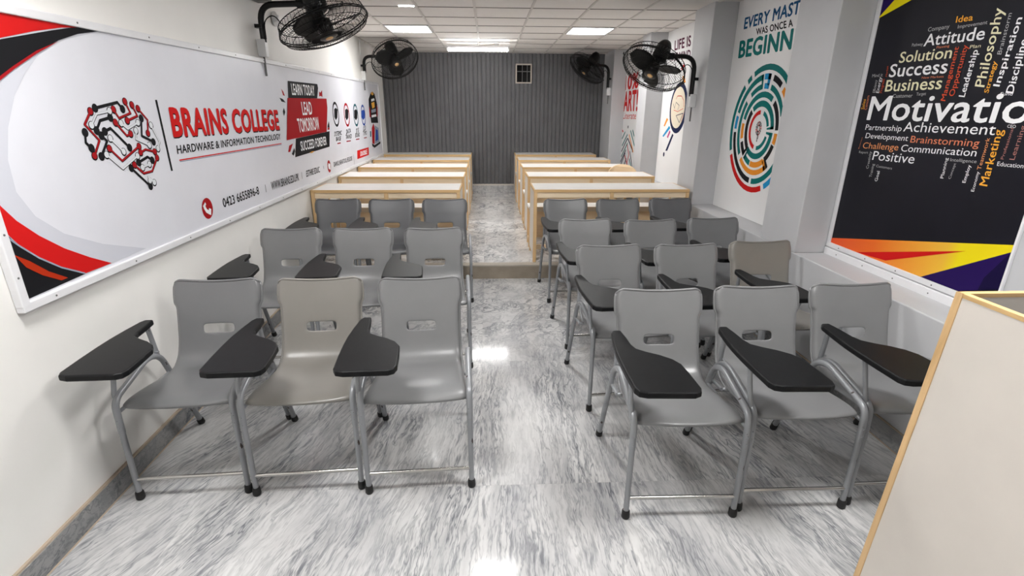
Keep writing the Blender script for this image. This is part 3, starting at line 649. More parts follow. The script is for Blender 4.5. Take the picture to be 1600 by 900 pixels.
ART={'cloud': [('t','W',2,'Motivatio','Motivatio',0.014,(3.0628,1.5552),(-0.9441,0.0023),(-0.0031,0.1252)),('t','W',2,'Partnership','Partnership',0.0,(3.0591,1.4983),(-0.2773,0.0018),(-0.0012,0.03)),('t','W',2,'Achievement','Achievement',0.0,(2.7683,1.5006),(-0.5234,0.0043),(0.0009,0.0475)),('t','W',2,'Development','Development',0.0,(3.0437,1.4524),(-0.3223,0.0008),(-0.0026,0.0289)),('t','S',2,'Brainstorming','Brainstorming',0.0,(2.7012,1.4469),(-0.3971,0.0042),(0.0007,0.0337)),('t','O2',2,'Challenge','Challenge',0.0,(3.0477,1.3934),(-0.2759,0.0076),(-0.001,0.034)),('t','W',2,'Communication','Communication',0.0,(2.7509,1.3981),(-0.4472,0.0103),(-0.0003,0.0347)),('t','W',2,'Positive','Positive',0.0,(2.9473,1.3358),(-0.3038,0.0071),(-0.0013,0.0491)),('t','W',2,'Education','Education',0.0,(2.1907,1.3783),(-0.1155,0.0019),(0.0016,0.0179)),('t','O',2,'Marketing','Marketing',0.01,(2.2057,1.287),(0.0075,0.2399),(0.0391,0.001)),('t','Y',2,'Philosophy','Philosophy',0.01,(2.3616,1.7057),(0.0151,0.3188),(0.0488,0.0063)),('t','O',2,'Idea','Idea',0.015,(2.6089,2.0005),(-0.0894,-0.0034),(0.0022,0.0269)),('t','G',2,'Company','Company',0.0,(2.7668,1.9823),(-0.1282,-0.0017),(0.0013,0.0191)),('t','W',2,'Attitude','Attitude',0.01,(2.7712,1.9159),(-0.3375,-0.0075),(0.0018,0.0539)),('t','Y',2,'Solution','Solution',0.01,(2.9145,1.8493),(-0.3305,-0.0047),(0.0015,0.0525)),('t','W',2,'Success','Success',0.012,(2.9652,1.7807),(-0.377,-0.0023),(0.0021,0.0638)),('t','Y',2,'Business','Business',0.01,(2.9702,1.7064),(-0.3748,0.0002),(0.0023,0.0586)),('t','G',2,'Improvement','Improvement',0.0,(2.5898,1.9726),(-0.1526,-0.0018),(0.0013,0.0157)),('t','R',2,'Management','Management',0.01,(2.5499,1.6498),(0.0037,0.2407),(0.0278,0.0032)),('t','R',2,'Opportunity','Opportunity',0.01,(2.5078,1.6709),(-0.0019,0.2224),(0.0299,0.0023)),('t','W',2,'Leadership','Leadership',0.015,(2.4483,1.6658),(-0.0034,0.1995),(0.0325,0.0039)),('t','W',2,'Inspiration','Inspiration',0.015,(2.2895,1.7054),(-0.0114,0.2661),(0.0307,0.0047)),('t','O',2,'Strategy','Strategy',0.015,(2.3328,1.68),(0.0028,0.1288),(0.0224,0.0037)),('t','W',2,'Discipline','Discipline',0.015,(2.2179,1.6755),(0.0086,0.2077),(0.0336,0.0043)),('t','G',2,'Brainstorm','Brainstorm',0.0,(2.3255,1.8357),(0.006,0.1616),(0.0202,0.0031)),('t','G',2,'Pathway','Pathway',0.0,(2.8494,1.9227),(-0.0722,-0.0028),(0.0016,0.015)),('t','S',2,'Planning','Planning',0.0,(2.6844,1.8959),(-0.0744,-0.0004),(0.0012,0.0109)),('t','Y',2,'Plan','Plan',0.0,(2.4936,1.8763),(-0.0554,-0.0001),(-0.0005,0.0143)),('t','S',2,'New Markets','New Markets',0.0,(2.7299,1.7597),(-0.1333,-0.0009),(0.0007,0.0099)),('t','G',2,'Mind it','Mind it',0.0,(3.0981,1.7864),(-0.0832,0.0008),(0.0016,0.0173)),('t','G',2,'Customer','Customer',0.0,(2.9005,1.6719),(-0.1384,-0.0005),(0.0009,0.0187)),('t','G',2,'Target','Target',0.0,(2.739,1.6792),(-0.0624,0.0013),(0.001,0.0147)),('t','G',2,'Efficiency','Efficiency',0.0,(3.0446,1.7021),(0.0045,0.0678),(0.0207,0.0017)),('t','W',2,'Energy','Energy',0.0,(3.0139,1.6995),(0.0059,0.0853),(0.0239,0.0024)),('t','R',2,'Progress','Progress',0.0,(2.9893,1.6988),(0.0031,0.0737),(0.0192,0.0017)),('t','R',2,'Market','Market',0.0,(2.9779,1.7835),(0.0093,0.0556),(0.0133,0.0018)),('t','O',2,'Sales','Sales',0.0,(3.1071,1.6109),(0.0016,0.0572),(0.0245,0.0021)),('t','S',2,'Concern','Concern',0.0,(3.0828,1.6089),(0.0022,0.0786),(0.0209,0.0014)),('t','G',2,'Creativity','Creativity',0.0,(2.9596,1.2829),(0.0047,0.0979),(0.0202,0.0)),('t','G',2,'Training','Training',0.0,(2.9189,1.2391),(0.0016,0.0754),(0.0198,-0.0004)),('t','G',2,'Customers','Customers',0.0,(2.9027,1.2992),(-0.1216,-0.0017),(-0.0002,0.0136)),('t','W',2,'Goal','Goal',0.0,(2.8671,1.2216),(-0.0017,0.0579),(0.022,-0.0009)),('t','W',2,'Planning','Planning',0.0,(2.4404,1.2921),(0.0051,0.0976),(0.0183,-0.0005)),('t','G',2,'Concept','Concept',0.0,(2.3996,1.2944),(-0.0058,0.0745),(0.0137,0.0)),('t','G',2,'Intelligence','Intelligence',0.0,(2.4298,1.3757),(-0.1388,0.0043),(0.0009,0.0147)),('t','W',2,'Employ','Employ',0.01,(2.316,1.2872),(-0.0023,0.0813),(0.0173,-0.0001)),('t','W',2,'Economy','Economy',0.0,(2.2609,1.2545),(0.0016,0.0897),(0.0157,0.0004)),('t','O2',2,'Teamwork','Teamwork',0.0,(2.2594,1.3526),(0.0011,0.1392),(0.0195,0.0006)),('t','P',2,'Professional','Professional',0.0,(2.1699,1.407),(-0.0021,0.1289),(0.0135,0.0008)),('t','P',2,'Learning','Learning',0.0,(2.1221,1.4088),(-0.002,0.1382),(0.0225,0.0004)),('t','W',2,'CEO','CEO',0.0,(2.1977,1.5374),(-0.0373,-0.0003),(0.0015,0.0123)),('t','W',2,'Fund','Fund',0.0,(2.2751,1.6689),(-0.0558,-0.0014),(-0.0012,0.0128)),('t','S',2,'Business','Business',0.0,(3.0743,1.388),(-0.0091,0.0668),(0.0075,0.0002)),('t','G',2,'Report','Report',0.0,(3.0673,1.3639),(-0.0758,0.0025),(0.0013,0.0133))],'cloudbg': [('p','FLAME',1,[(3.1637,0.819),(2.0084,1.0677),(2.009,1.0366),(2.4125,0.7953),(3.1612,0.7835)]),('p','RED',2,[(2.9028,0.7931),(2.2114,0.9864),(2.6648,0.8095)]),('p','NAVY',1,[(2.4125,0.7953),(2.009,1.0366),(2.0046,0.8703),(2.192,0.7965)]),('p','NAVY2',2,[(2.009,1.0366),(2.0046,0.8703),(2.0999,0.8324),(2.0893,0.8955)]),('p','YEL',1,[(3.1622,2.0979),(2.6744,2.2148),(2.8867,2.3035)]),('p','NAVY',1,[(3.1622,2.0979),(2.8867,2.3035),(3.1647,2.3681)])],'master': [('t','BLU',1,'EVERY MASTER','EVERY MAST',0.03,(4.8297,2.2712),(-0.8382,-0.0114),(0.0031,0.085)),('t','K',1,'WAS ONCE A','WAS ONCE A',0.03,(4.5862,2.1935),(-0.5383,-0.0084),(0.0173,0.049)),('t','TEA',1,'BEGINNER','BEGINN',0.038,(4.8558,2.0453),(-0.8303,-0.0122),(0.009,0.1309))],'life': [('t','MAR',1,'LIFE IS','LIFE IS',0.03,(6.5759,2.2771),(-0.5091,-0.0039),(0.0223,0.1039)),('t','MAR',1,'THE MIND','THE MIND',0.03,(6.7181,2.1657),(-0.6734,-0.0185),(0.0035,0.0825)),('c','INK',1,(6.2516,1.6279),0.2836,0,1.0),('c','CREAM',2,(6.2632,1.6314),0.2304,0,1.0),('p','INK',1,[(6.3583,1.3368),(6.3144,1.3206),(6.4803,1.1259),(6.5503,1.1208)]),('c','INK',1,(6.5959,1.0731),0.0282,0,1.0),('p','ORG',1,[(6.6151,1.5129),(6.5626,1.4953),(6.6659,1.409),(6.7051,1.4173)]),('p','BLUE',1,[(6.4991,1.4232),(6.4507,1.3971),(6.6743,1.2814),(6.715,1.2929)]),('p','PINK',1,[(6.4658,1.3728),(6.4307,1.3521),(6.5041,1.2748),(6.5436,1.2878)]),('p','ORG',1,[(6.2205,1.9773),(6.1425,1.9646),(6.0965,1.8968),(6.1887,1.9093)]),('p','RED',1,[(6.2989,2.0653),(6.1879,2.1063),(6.1912,2.0707),(6.2623,2.0296)]),('l','RED',3,0.007,[(6.3468,1.7277),(6.3047,1.7614),(6.1754,1.7584),(6.0841,1.7062),(6.0626,1.6391)],0),('l','INK',3,0.006,[(6.4278,1.6762),(6.3671,1.6229),(6.3357,1.6927),(6.2194,1.657),(6.2549,1.6053)],0),('l','RED',3,0.006,[(6.3887,1.6052),(6.2493,1.588),(6.0819,1.6223)],0),('l','INK',3,0.008,[(6.2882,1.544),(6.0657,1.5717),(6.1588,1.4676),(6.2882,1.544)],0),('l','RED',3,0.006,[(6.0482,1.5634),(6.1107,1.4773)],0)],'art': [('t','RED',1,'10%','10%',0.04,(8.8247,1.9148),(-0.7669,0.0093),(0.0145,0.2073)),('t','RED',1,'ART!','ART!',0.04,(8.801,1.5936),(-0.8024,0.007),(0.02,0.2821)),('t','RED',1,'Literate','Literate',0.0,(8.8046,1.4675),(-0.7885,0.009),(0.0126,0.0961)),('l','TEA',1,0.028,[(8.4369,1.2359),(8.7329,1.0386)],0),('l','INK',1,0.028,[(8.419,1.1778),(8.7474,0.9443)],0),('l','TEA',1,0.028,[(8.3962,1.104),(8.7395,0.8615)],0),('l','INK',1,0.028,[(8.4677,0.9956),(8.7659,0.775)],0),('l','INK',1,0.028,[(8.4033,1.1785),(8.0859,1.023),(8.0743,0.9854)],0),('l','ORG',1,0.028,[(8.3437,1.24),(8.0236,0.9893)],0),('l','TEA',1,0.028,[(8.27,1.3009),(7.981,1.0873)],0),('l','TEA',1,0.028,[(8.1541,1.3147),(8.0383,1.2253)],0),('l','TEA',1,0.028,[(8.5929,1.2691),(8.767,1.1498)],0),('l','RED',1,0.028,[(8.4125,1.0792),(8.2639,0.9315),(8.3614,0.7829)],0),('l','RED',1,0.028,[(8.5239,0.9104),(8.3162,0.7672)],0),('l','INK',1,0.028,[(8.2285,0.9932),(8.0042,0.7596)],0),('l','TEA',1,0.028,[(8.2308,0.875),(8.0522,0.7448)],0),('l','INK',1,0.028,[(8.4926,0.9433),(8.7276,0.7365)],0),('l','RED',1,0.028,[(8.8392,1.3004),(8.7167,1.2642)],0),('l','INK',1,0.028,[(8.4014,0.8599),(8.5155,0.7472)],0),('c','K',1,(8.4402,1.3493),0.0232,0,1.0)],'ban': [('t','K',1,'BRAINS COLLEGE','BRAINS COLLEGE',0.04,(2.8492,1.4558),(1.5091,-0.017),(0.0075,0.1368)),('t','RED',2,'BRAINS COLLEGE','BRAINS COLLEGE',0.04,(2.8468,1.4619),(1.5016,-0.0149),(0.0075,0.1365)),('t','K',1,'HARDWARE & INFORMATION TECHNOLOGY','HARDWARE & INFORMATION TECHNOLOGY',0.022,(2.8486,1.372),(1.5003,-0.0038),(0.0037,0.0415)),('p','RED',1,[(2.8511,1.3358),(2.8535,1.3422),(4.3554,1.3367),(4.3528,1.3302)]),('p','GRY',1,[(2.8542,1.3289),(2.8544,1.3337),(4.3517,1.3277),(4.3534,1.3222)]),('l','K',1,0.016,[(2.7569,1.6379),(2.7654,1.2932)],0),('c','RED2',1,(3.0402,1.0478),0.0605,0,1.0),('l','W',2,0.022,[(3.0113,1.0739),(3.0089,1.057),(3.0242,1.0353),(3.0538,1.0204)],0),('l','W',2,0.036,[(3.0087,1.0778),(3.0161,1.0647)],0),('l','W',2,0.036,[(3.0476,1.0301),(3.0712,1.0207)],0),('t','K',1,'0423 6655896-8','0423 6655896-8',0.02,(3.2345,1.0181),(0.548,-0.0018),(-0.0028,0.0541)),('l','GRY2',1,0.012,[(3.9088,1.0659),(3.9096,1.0099)],0),('t','K',1,'WWW.BRAINS.EDU.PK','WWW.BRAINS.EDU.PK',0.02,(4.0209,1.0095),(0.6354,-0.0073),(-0.0006,0.0592)),('l','GRY2',1,0.012,[(4.7463,1.0619),(4.7428,1.0039)],0),('t','K',1,'ESTHRE EDUC.','ESTHRE EDUC.',0.02,(4.8643,1.0061),(0.4312,-0.0053),(0.0111,0.0531)),('l','GRY2',1,0.012,[(5.4343,1.0479),(5.4348,1.0177)],0),('c','RED2',1,(5.6401,1.0208),0.0636,0,1.0),('l','W',2,0.03,[(5.6117,1.0423),(5.6723,1.03),(5.6688,0.9989),(5.6182,1.013),(5.6117,1.0423)],0),('t','K',1,'DANUL,NEARTOOL,FESLEDSE','DANUL,NEARTOOL,FESLEDSE',0.01,(5.8249,0.9979),(0.8778,-0.0091),(0.0101,0.048)),('l','GRY2',1,0.012,[(6.7883,1.0493),(6.7967,0.9289)],0),('p','RED',1,[(7.0249,1.0821),(7.7767,1.075),(7.753,0.9683),(6.9915,0.9756)]),('t','W',2,'DUOBLE','DUOBLE',0.03,(7.1848,0.9977),(0.4407,-0.0042),(0.0248,0.0568)),('p','W',1,[(4.6846,1.3542),(4.7063,1.3531),(4.631,1.2013),(4.6108,1.2057)]),('p','K',2,[(4.6917,1.82),(5.5389,1.8321),(5.553,1.7961),(5.4835,1.6978),(4.654,1.6817)]),('p','K',2,[(4.7036,1.3532),(5.8007,1.3735),(5.7356,1.2176),(4.6283,1.2015)]),('p','RED2',3,[(4.6295,1.6845),(5.8132,1.701),(5.8083,1.6109),(5.6847,1.3726),(4.478,1.3521)]),('p','GOLD',3,[(5.0297,1.2091),(5.1217,1.2158),(5.1987,1.2121),(5.1052,1.2002)]),('t','W',4,'LEARN TODAY','LEARN TODAY',0.02,(4.7534,1.7127),(0.6553,0.01),(0.0007,0.0876)),('t','W',4,'LEAD','LEAD',0.02,(4.9701,1.5461),(0.2892,0.0051),(-0.0063,0.1092)),('t','W',4,'TOMORROW','TOMORROW',0.02,(4.8142,1.4022),(0.6298,0.0055),(-0.0227,0.1128)),('t','W',4,'SUCCEED FOREVER','SUCCEED FOREVER',0.02,(4.8018,1.2424),(0.8302,0.0037),(0.0032,0.08)),('p','RED2',1,[(4.5156,1.7519),(4.5555,1.7306),(4.5796,1.6984),(4.5375,1.7039)]),('p','K',1,[(4.4477,1.6833),(4.5206,1.6742),(4.579,1.647),(4.4835,1.654)]),('p','K',1,[(4.482,1.5779),(4.5181,1.6068),(4.5369,1.5736),(4.4964,1.5407)]),('p','RED2',1,[(5.5777,1.767),(5.6166,1.7531),(5.6887,1.7807),(5.6763,1.7139),(5.6161,1.7247),(5.5642,1.7165)]),('p','K',1,[(5.7492,1.4296),(5.8185,1.4765),(5.8229,1.4165),(5.7403,1.4083)]),('p','RED2',1,[(5.7394,1.4061),(5.8229,1.4165),(5.807,1.3886),(5.7332,1.3912)]),('p','RED2',1,[(4.4781,1.2577),(4.5235,1.3065),(4.6208,1.3179),(4.5284,1.2539)]),('p','K',1,[(4.56,1.2339),(4.6413,1.2811),(4.6504,1.2492),(4.5991,1.2174)]),('c','K',1,(6.1359,1.5419),0.1336,0.8,1.0),('p','K',1,[(6.0864,1.5979),(6.1654,1.612),(6.2319,1.5924),(6.1885,1.5074),(6.11,1.4803),(6.0587,1.5147)]),('c','RED2',1,(6.6417,1.5315),0.1375,0.8,1.0),('p','K',1,[(6.5807,1.5892),(6.6725,1.6036),(6.7518,1.5833),(6.7055,1.4958),(6.6147,1.4682),(6.5528,1.5038)]),('c','TEA2',1,(7.1335,1.523),0.1412,0.8,1.0),('p','K',1,[(7.0602,1.5824),(7.1655,1.597),(7.2582,1.5761),(7.2089,1.4861),(7.1054,1.4579),(7.0322,1.4946)]),('c','BLU2',1,(7.5991,1.5184),0.1406,0.8,1.0),('p','BLU2',1,[(7.5127,1.5776),(7.6314,1.5922),(7.7379,1.5712),(7.6868,1.4815),(7.5707,1.4536),(7.4857,1.4903)]),('t','K',1,'SYSTEMIC','SYSTEMIC',0.02,(5.9712,1.3127),(0.3329,0.001),(0.0196,0.0468)),('t','K',1,'BASE','BASE',0.02,(6.0259,1.2585),(0.2188,-0.0027),(0.018,0.0428)),('t','K',1,'DATA','DATA',0.02,(6.5209,1.3115),(0.2423,0.0073),(0.0218,0.051)),('t','K',1,'TRAINED','TRAINED',0.02,(6.4721,1.2594),(0.3095,-0.0057),(0.0195,0.0459)),('t','K',1,'IT IS','IT IS',0.02,(7.0481,1.2965),(0.1656,0.0121),(0.0239,0.0552)),('t','K',1,'BOUND','BOUND',0.02,(6.985,1.2514),(0.256,-0.0016),(0.0214,0.0495)),('t','K',1,'CLD','CLD',0.02,(7.5002,1.3086),(0.1799,0.0135),(0.0256,0.0587)),('t','K',1,'TYPO','TYPO',0.02,(7.4619,1.2534),(0.2628,-0.0003),(0.0231,0.0529)),('l','RED2',1,0.012,[(6.0695,1.2293),(6.2179,1.2275)],0),('l','RED2',1,0.012,[(6.5015,1.2281),(6.7222,1.2233)],0),('l','RED2',1,0.012,[(7.0164,1.2231),(7.2151,1.2208)],0),('l','RED2',1,0.012,[(7.517,1.2165),(7.7082,1.2157)],0),('p','K',1,[(8.069,1.7363),(8.271,1.8299),(8.4056,1.852),(8.565,1.823),(8.7213,1.6683),(8.6738,1.4594),(8.6899,1.3909),(8.1229,1.4042),(8.1104,1.4681),(8.0458,1.5587)]),('p','GOLD',2,[(8.2428,1.8217),(8.4056,1.852),(8.4909,1.8133),(8.3632,1.7948)]),('p','W',2,[(8.2555,1.7396),(8.4928,1.7594),(8.5407,1.7292),(8.2573,1.7065)]),('p','GOLD',2,[(8.2485,1.6868),(8.4948,1.7052),(8.4951,1.6273),(8.2963,1.6067)]),('p','RED2',2,[(8.0502,1.6403),(8.1169,1.6108),(8.1251,1.483),(8.0381,1.4872)]),('p','RED2',2,[(8.6567,1.6677),(8.7312,1.6283),(8.6955,1.5076),(8.5892,1.4767)]),('p','GRY',2,[(8.2048,1.5884),(8.5752,1.6071),(8.5539,1.5597),(8.2024,1.5459)]),('p','W',2,[(8.1876,1.5126),(8.5653,1.5248),(8.5677,1.4898),(8.1893,1.4791)]),('p','RED2',1,[(8.1316,1.3306),(8.2872,1.3957),(8.359,1.3232),(8.2515,1.0829),(8.0782,1.117)]),('p','GRY',1,[(8.3764,1.3621),(8.6829,1.3127),(8.6766,1.2142),(8.6643,1.1022),(8.2806,1.0891)]),('p','BLU2',2,[(8.4395,1.3046),(8.5944,1.2831),(8.5753,1.1369),(8.3412,1.1254)]),('p','K',1,[(8.0538,1.1185),(8.231,1.0763),(8.7519,1.1023),(8.7466,1.0689),(8.23,1.0351),(8.058,1.0717)]),('p','TEA2',1,[(7.9749,1.2905),(8.056,1.2904),(8.0374,1.2117),(7.9545,1.2081)]),('p','SILV',1,[(1.7589,1.9247),(1.9849,1.9129),(2.4989,1.9137),(2.2049,1.8377),(2.0939,1.7809),(2.0149,1.7182),(1.9371,1.6364),(1.8738,1.5339),(1.836,1.4323),(1.8295,1.3262),(1.8755,1.233),(1.9779,1.146),(2.1575,1.0601),(2.423,0.9705),(2.1829,0.9685),(2.0242,0.9726),(1.7492,0.968),(1.7249,0.9676),(1.7079,1.166),(1.685,1.4651)]),('p','RED',2,[(1.7596,1.9216),(1.9842,1.9109),(2.4213,1.9129),(2.2396,1.8882),(2.0936,1.856),(2.0049,1.8326),(1.9498,1.8181),(1.7913,1.7528),(1.6984,1.7047)]),('p','K',3,[(2.5041,1.9168),(2.4222,1.9155),(2.2911,1.8952),(2.1703,1.8681),(2.0608,1.8416),(1.9483,1.8141),(1.7906,1.7509),(1.699,1.7012),(1.6859,1.5766),(1.7288,1.5948),(1.9035,1.6933),(1.9812,1.7343),(2.098,1.7919),(2.2058,1.84),(2.3177,1.876)]),('p','RED2',4,[(2.2049,1.8377),(2.08,1.7817),(1.9642,1.723),(1.9012,1.6873),(1.7573,1.6042),(1.7672,1.6137),(1.9065,1.7014),(1.9688,1.7354),(2.084,1.7926)]),('p','RED',2,[(1.7543,1.2913),(1.7951,1.2335),(1.8644,1.1655),(1.9582,1.0933),(2.0696,1.0264),(2.1792,0.9696),(2.0242,0.9726),(1.9191,1.0313),(1.8371,1.0922),(1.7771,1.1503),(1.7037,1.2314),(1.6907,1.3067),(1.6911,1.3671)]),('p','K',2,[(1.7023,1.2275),(1.7756,1.1461),(1.8355,1.0879),(1.9174,1.0268),(2.0202,0.9712),(1.7405,0.9665)]),('p','EMB',3,[(1.743,1.1278),(1.7947,1.0902),(1.8584,1.0326),(1.9332,0.9835),(1.9013,0.9837),(1.8274,1.0278),(1.7747,1.0728)]),('l','GRY',3,0.006,[(1.703,1.2295),(1.7763,1.1482),(1.8363,1.09),(1.9182,1.029),(2.0211,0.9736)],0)],'brain': [('l','K',1,0.0125,[(2.2825,1.5848),(2.2317,1.5351),(2.2927,1.47),(2.2415,1.411)],2.3),('l','RED2',2,0.0088,[(2.2816,1.5862),(2.2308,1.5366),(2.2918,1.4716),(2.2406,1.4126)],2.5),('l','K',1,0.0125,[(2.3138,1.598),(2.4627,1.622),(2.4875,1.5946)],2.3),('l','K',2,0.0105,[(2.3129,1.5995),(2.4616,1.6235),(2.4864,1.5962)],2.5),('l','K',1,0.0125,[(2.3981,1.5857),(2.3137,1.5744),(2.2688,1.531)],2.3),('l','SIL',2,0.0088,[(2.3971,1.5873),(2.3127,1.5759),(2.2679,1.5326)],2.5),('l','K',1,0.0125,[(2.3934,1.5598),(2.3257,1.5485),(2.2908,1.5101)],2.3),('l','K',2,0.0105,[(2.3924,1.5614),(2.3247,1.5501),(2.2899,1.5117)],2.5),('l','K',1,0.0125,[(2.515,1.626),(2.5363,1.5765),(2.4498,1.5557),(2.4261,1.5922)],2.3),('l','RED2',2,0.0088,[(2.5139,1.6276),(2.5351,1.5782),(2.4487,1.5573),(2.425,1.5938)],2.5),('l','K',1,0.0125,[(2.5595,1.6119),(2.5811,1.5637),(2.5015,1.5441)],2.3),('l','RED2',2,0.0088,[(2.5583,1.6135),(2.5799,1.5654),(2.5003,1.5458)],2.5),('l','K',1,0.0125,[(2.5977,1.5962),(2.6524,1.5448),(2.633,1.4844)],2.3),('l','RED2',2,0.0088,[(2.5964,1.5979),(2.651,1.5465),(2.6317,1.4862)],2.5),('l','K',1,0.0125,[(2.6062,1.5532),(2.5816,1.4747),(2.6613,1.4433)],2.3),('l','K',2,0.0105,[(2.6049,1.555),(2.5803,1.4765),(2.6599,1.4452)],2.5),('l','K',1,0.0125,[(2.6701,1.5198),(2.7108,1.4388),(2.6859,1.4088)],2.3),('l','SIL',2,0.0088,[(2.6687,1.5216),(2.7093,1.4407),(2.6845,1.4108)],2.5),('l','K',1,0.0125,[(2.4546,1.534),(2.492,1.5086),(2.574,1.5336)],2.3),('l','SIL',2,0.0088,[(2.4535,1.5357),(2.4909,1.5103),(2.5727,1.5353)],2.5),('l','K',1,0.0125,[(2.4183,1.5382),(2.4747,1.4798),(2.5039,1.4868)],2.3),('l','RED2',2,0.0088,[(2.4173,1.5398),(2.4736,1.4815),(2.5028,1.4886)],2.5),('l','K',1,0.0125,[(2.3383,1.5047),(2.3782,1.5158),(2.474,1.4292)],2.3),('l','K',2,0.0105,[(2.3374,1.5063),(2.3772,1.5174),(2.4729,1.431)],2.5),('l','K',1,0.0125,[(2.3611,1.4743),(2.4269,1.4137)],2.3),('l','SIL',2,0.0088,[(2.3601,1.4759),(2.4258,1.4155)],2.5),('l','K',1,0.0125,[(2.3114,1.4888),(2.3376,1.4652),(2.2811,1.4063)],2.3),('l','K',2,0.0105,[(2.3105,1.4904),(2.3366,1.4668),(2.2801,1.4079)],2.5),('l','K',1,0.0125,[(2.2222,1.5048),(2.2119,1.4656),(2.2358,1.4431)],2.3),('l','K',2,0.0105,[(2.2213,1.5063),(2.2111,1.4672),(2.2349,1.4447)],2.5),('l','K',1,0.0125,[(2.34,1.4336),(2.4042,1.3762),(2.543,1.4296)],2.3),('l','RED2',2,0.0088,[(2.339,1.4352),(2.4031,1.378),(2.5418,1.4315)],2.5),('l','K',1,0.0125,[(2.3138,1.4096),(2.396,1.3424),(2.516,1.3875)],2.3),('l','SIL',2,0.0088,[(2.3128,1.4113),(2.395,1.3442),(2.5148,1.3893)],2.5),('l','K',1,0.0125,[(2.5457,1.4992),(2.5341,1.4618),(2.6237,1.4291)],2.3),('l','SIL',2,0.0088,[(2.5445,1.5009),(2.5329,1.4636),(2.6224,1.431)],2.5),('l','K',1,0.0125,[(2.5442,1.4012),(2.5859,1.4122),(2.6546,1.3965)],2.3),('l','RED2',2,0.0088,[(2.543,1.4031),(2.5846,1.414),(2.6533,1.3984)],2.5),('l','K',1,0.0125,[(2.5138,1.3593),(2.5888,1.3777),(2.6203,1.36)],2.3),('l','K',2,0.0105,[(2.5126,1.3612),(2.5875,1.3796),(2.6189,1.3619)],2.5),('l','K',1,0.0125,[(2.5338,1.3328),(2.5909,1.3429)],2.3),('l','SIL',2,0.0088,[(2.5326,1.3347),(2.5896,1.3448)],2.5),('l','K',1,0.0125,[(2.4797,1.3513),(2.5326,1.3066),(2.6011,1.3095),(2.6625,1.3676)],2.3),('l','RED2',2,0.0088,[(2.4785,1.3532),(2.5313,1.3085),(2.5998,1.3115),(2.6611,1.3695)],2.5),('l','K',1,0.0125,[(2.4523,1.3399),(2.5617,1.2423)],2.3),('l','K',2,0.0105,[(2.4512,1.3417),(2.5604,1.2443)],2.5),('l','K',1,0.0125,[(2.5668,1.2676),(2.5607,1.2873),(2.5972,1.2554)],2.3),('l','SIL',2,0.0088,[(2.5655,1.2696),(2.5594,1.2892),(2.5959,1.2575)],2.5)]}

# ------------------------------------------------------------------ printed banner and posters
INK = dict(W=(.88, .88, .90), K=(.012, .012, .014), S=(.72, .24, .13), O=(.85, .40, .05), O2=(.80, .33, .14), Y=(.80, .76, .52), G=(.45, .45, .46), R=(.62, .09, .04), P=(.42, .19, .17),
           RED=(.60, .012, .012), RED2=(.36, .010, .014), GRY=(.30, .34, .42), GRY2=(.35, .35, .37), GOLD=(.75, .38, .06), TEA=(.005, .17, .16), TEA2=(.02, .10, .13), BLU=(.01, .09, .22), BLU2=(.02, .06, .30),
           SIL=(.72, .74, .77), SILV=(.60, .61, .67), EMB=(.42, .03, .008), MAR=(.09, .010, .04), INK=(.012, .018, .06), CREAM=(.78, .70, .56), ORG=(.85, .30, .03), BLUE=(.02, .30, .60), PINK=(.55, .06, .22),
           YEL=(.85, .72, .01), NAVY=(.020, .008, .085), NAVY2=(.010, .006, .040))
def ink(k):
    if k == 'FLAME': return M_FLAME
    return mat('ink_' + k.lower(), INK[k], .55, 0, .06)
M_FLAME = mat('ink_flame', (.8, .3, .02), .38); _b = NB(M_FLAME)
_g = _b.add('ShaderNodeNewGeometry'); _s = _b.add('ShaderNodeSeparateXYZ'); _b.l.new(_g.outputs['Position'], _s.inputs[0])
_b.color(_b.ramp(_b.math('MULTIPLY_ADD', _s.outputs[1], -1 / 1.2, 3.2 / 1.2), [(0, (.80, .06, .005)), (.35, (.85, .15, .01)), (.6, (.87, .36, .03)), (.74, (.87, .50, .04)), (.80, (.86, .70, .0))]))
_cache = {}
def glyphs(txt, bold):
    """flat outline of a text: vertices, faces, width, cap height"""
    k = (txt, bold)
    if k in _cache: return _cache[k]
    def tomesh(s):
        c = bpy.data.curves.new('lettering', 'FONT'); c.body = s; c.space_character = 1 + bold * 1.6; c.resolution_u = 3; c.fill_mode = 'FRONT'
        o = bpy.data.objects.new('lettering', c); COL.objects.link(o); bpy.context.view_layer.update()
        me = bpy.data.meshes.new_from_object(o.evaluated_get(bpy.context.evaluated_depsgraph_get()))
        vs = [tuple(v.co) for v in me.vertices]; fs = [tuple(p.vertices) for p in me.polygons]
        bpy.data.objects.remove(o); bpy.data.curves.remove(c); bpy.data.meshes.remove(me)
        return vs, fs
    hv, _ = tomesh('H'); y0 = min(v[1] for v in hv); cap = max(v[1] for v in hv) - y0
    vs, fs = tomesh(txt); x0 = min(v[0] for v in vs); w = max(v[0] for v in vs) - x0
    vs = [(v[0] - x0, v[1] - y0, 0) for v in vs]
    if bold:                                             # heavier strokes: the same outline laid down again, a little to every side
        n = len(vs); v2 = []; f2 = []
        for q in range(8):
            dx, dy = bold * cos(q * pi / 4), bold * .8 * sin(q * pi / 4)
            v2 += [(x + dx, y + dy, q * .00004) for x, y, _ in vs]; f2 += [tuple(i + n * q for i in g) for g in fs]
        vs, fs = v2, f2
    r = (vs, fs, w, cap)
    _cache[k] = r; return r
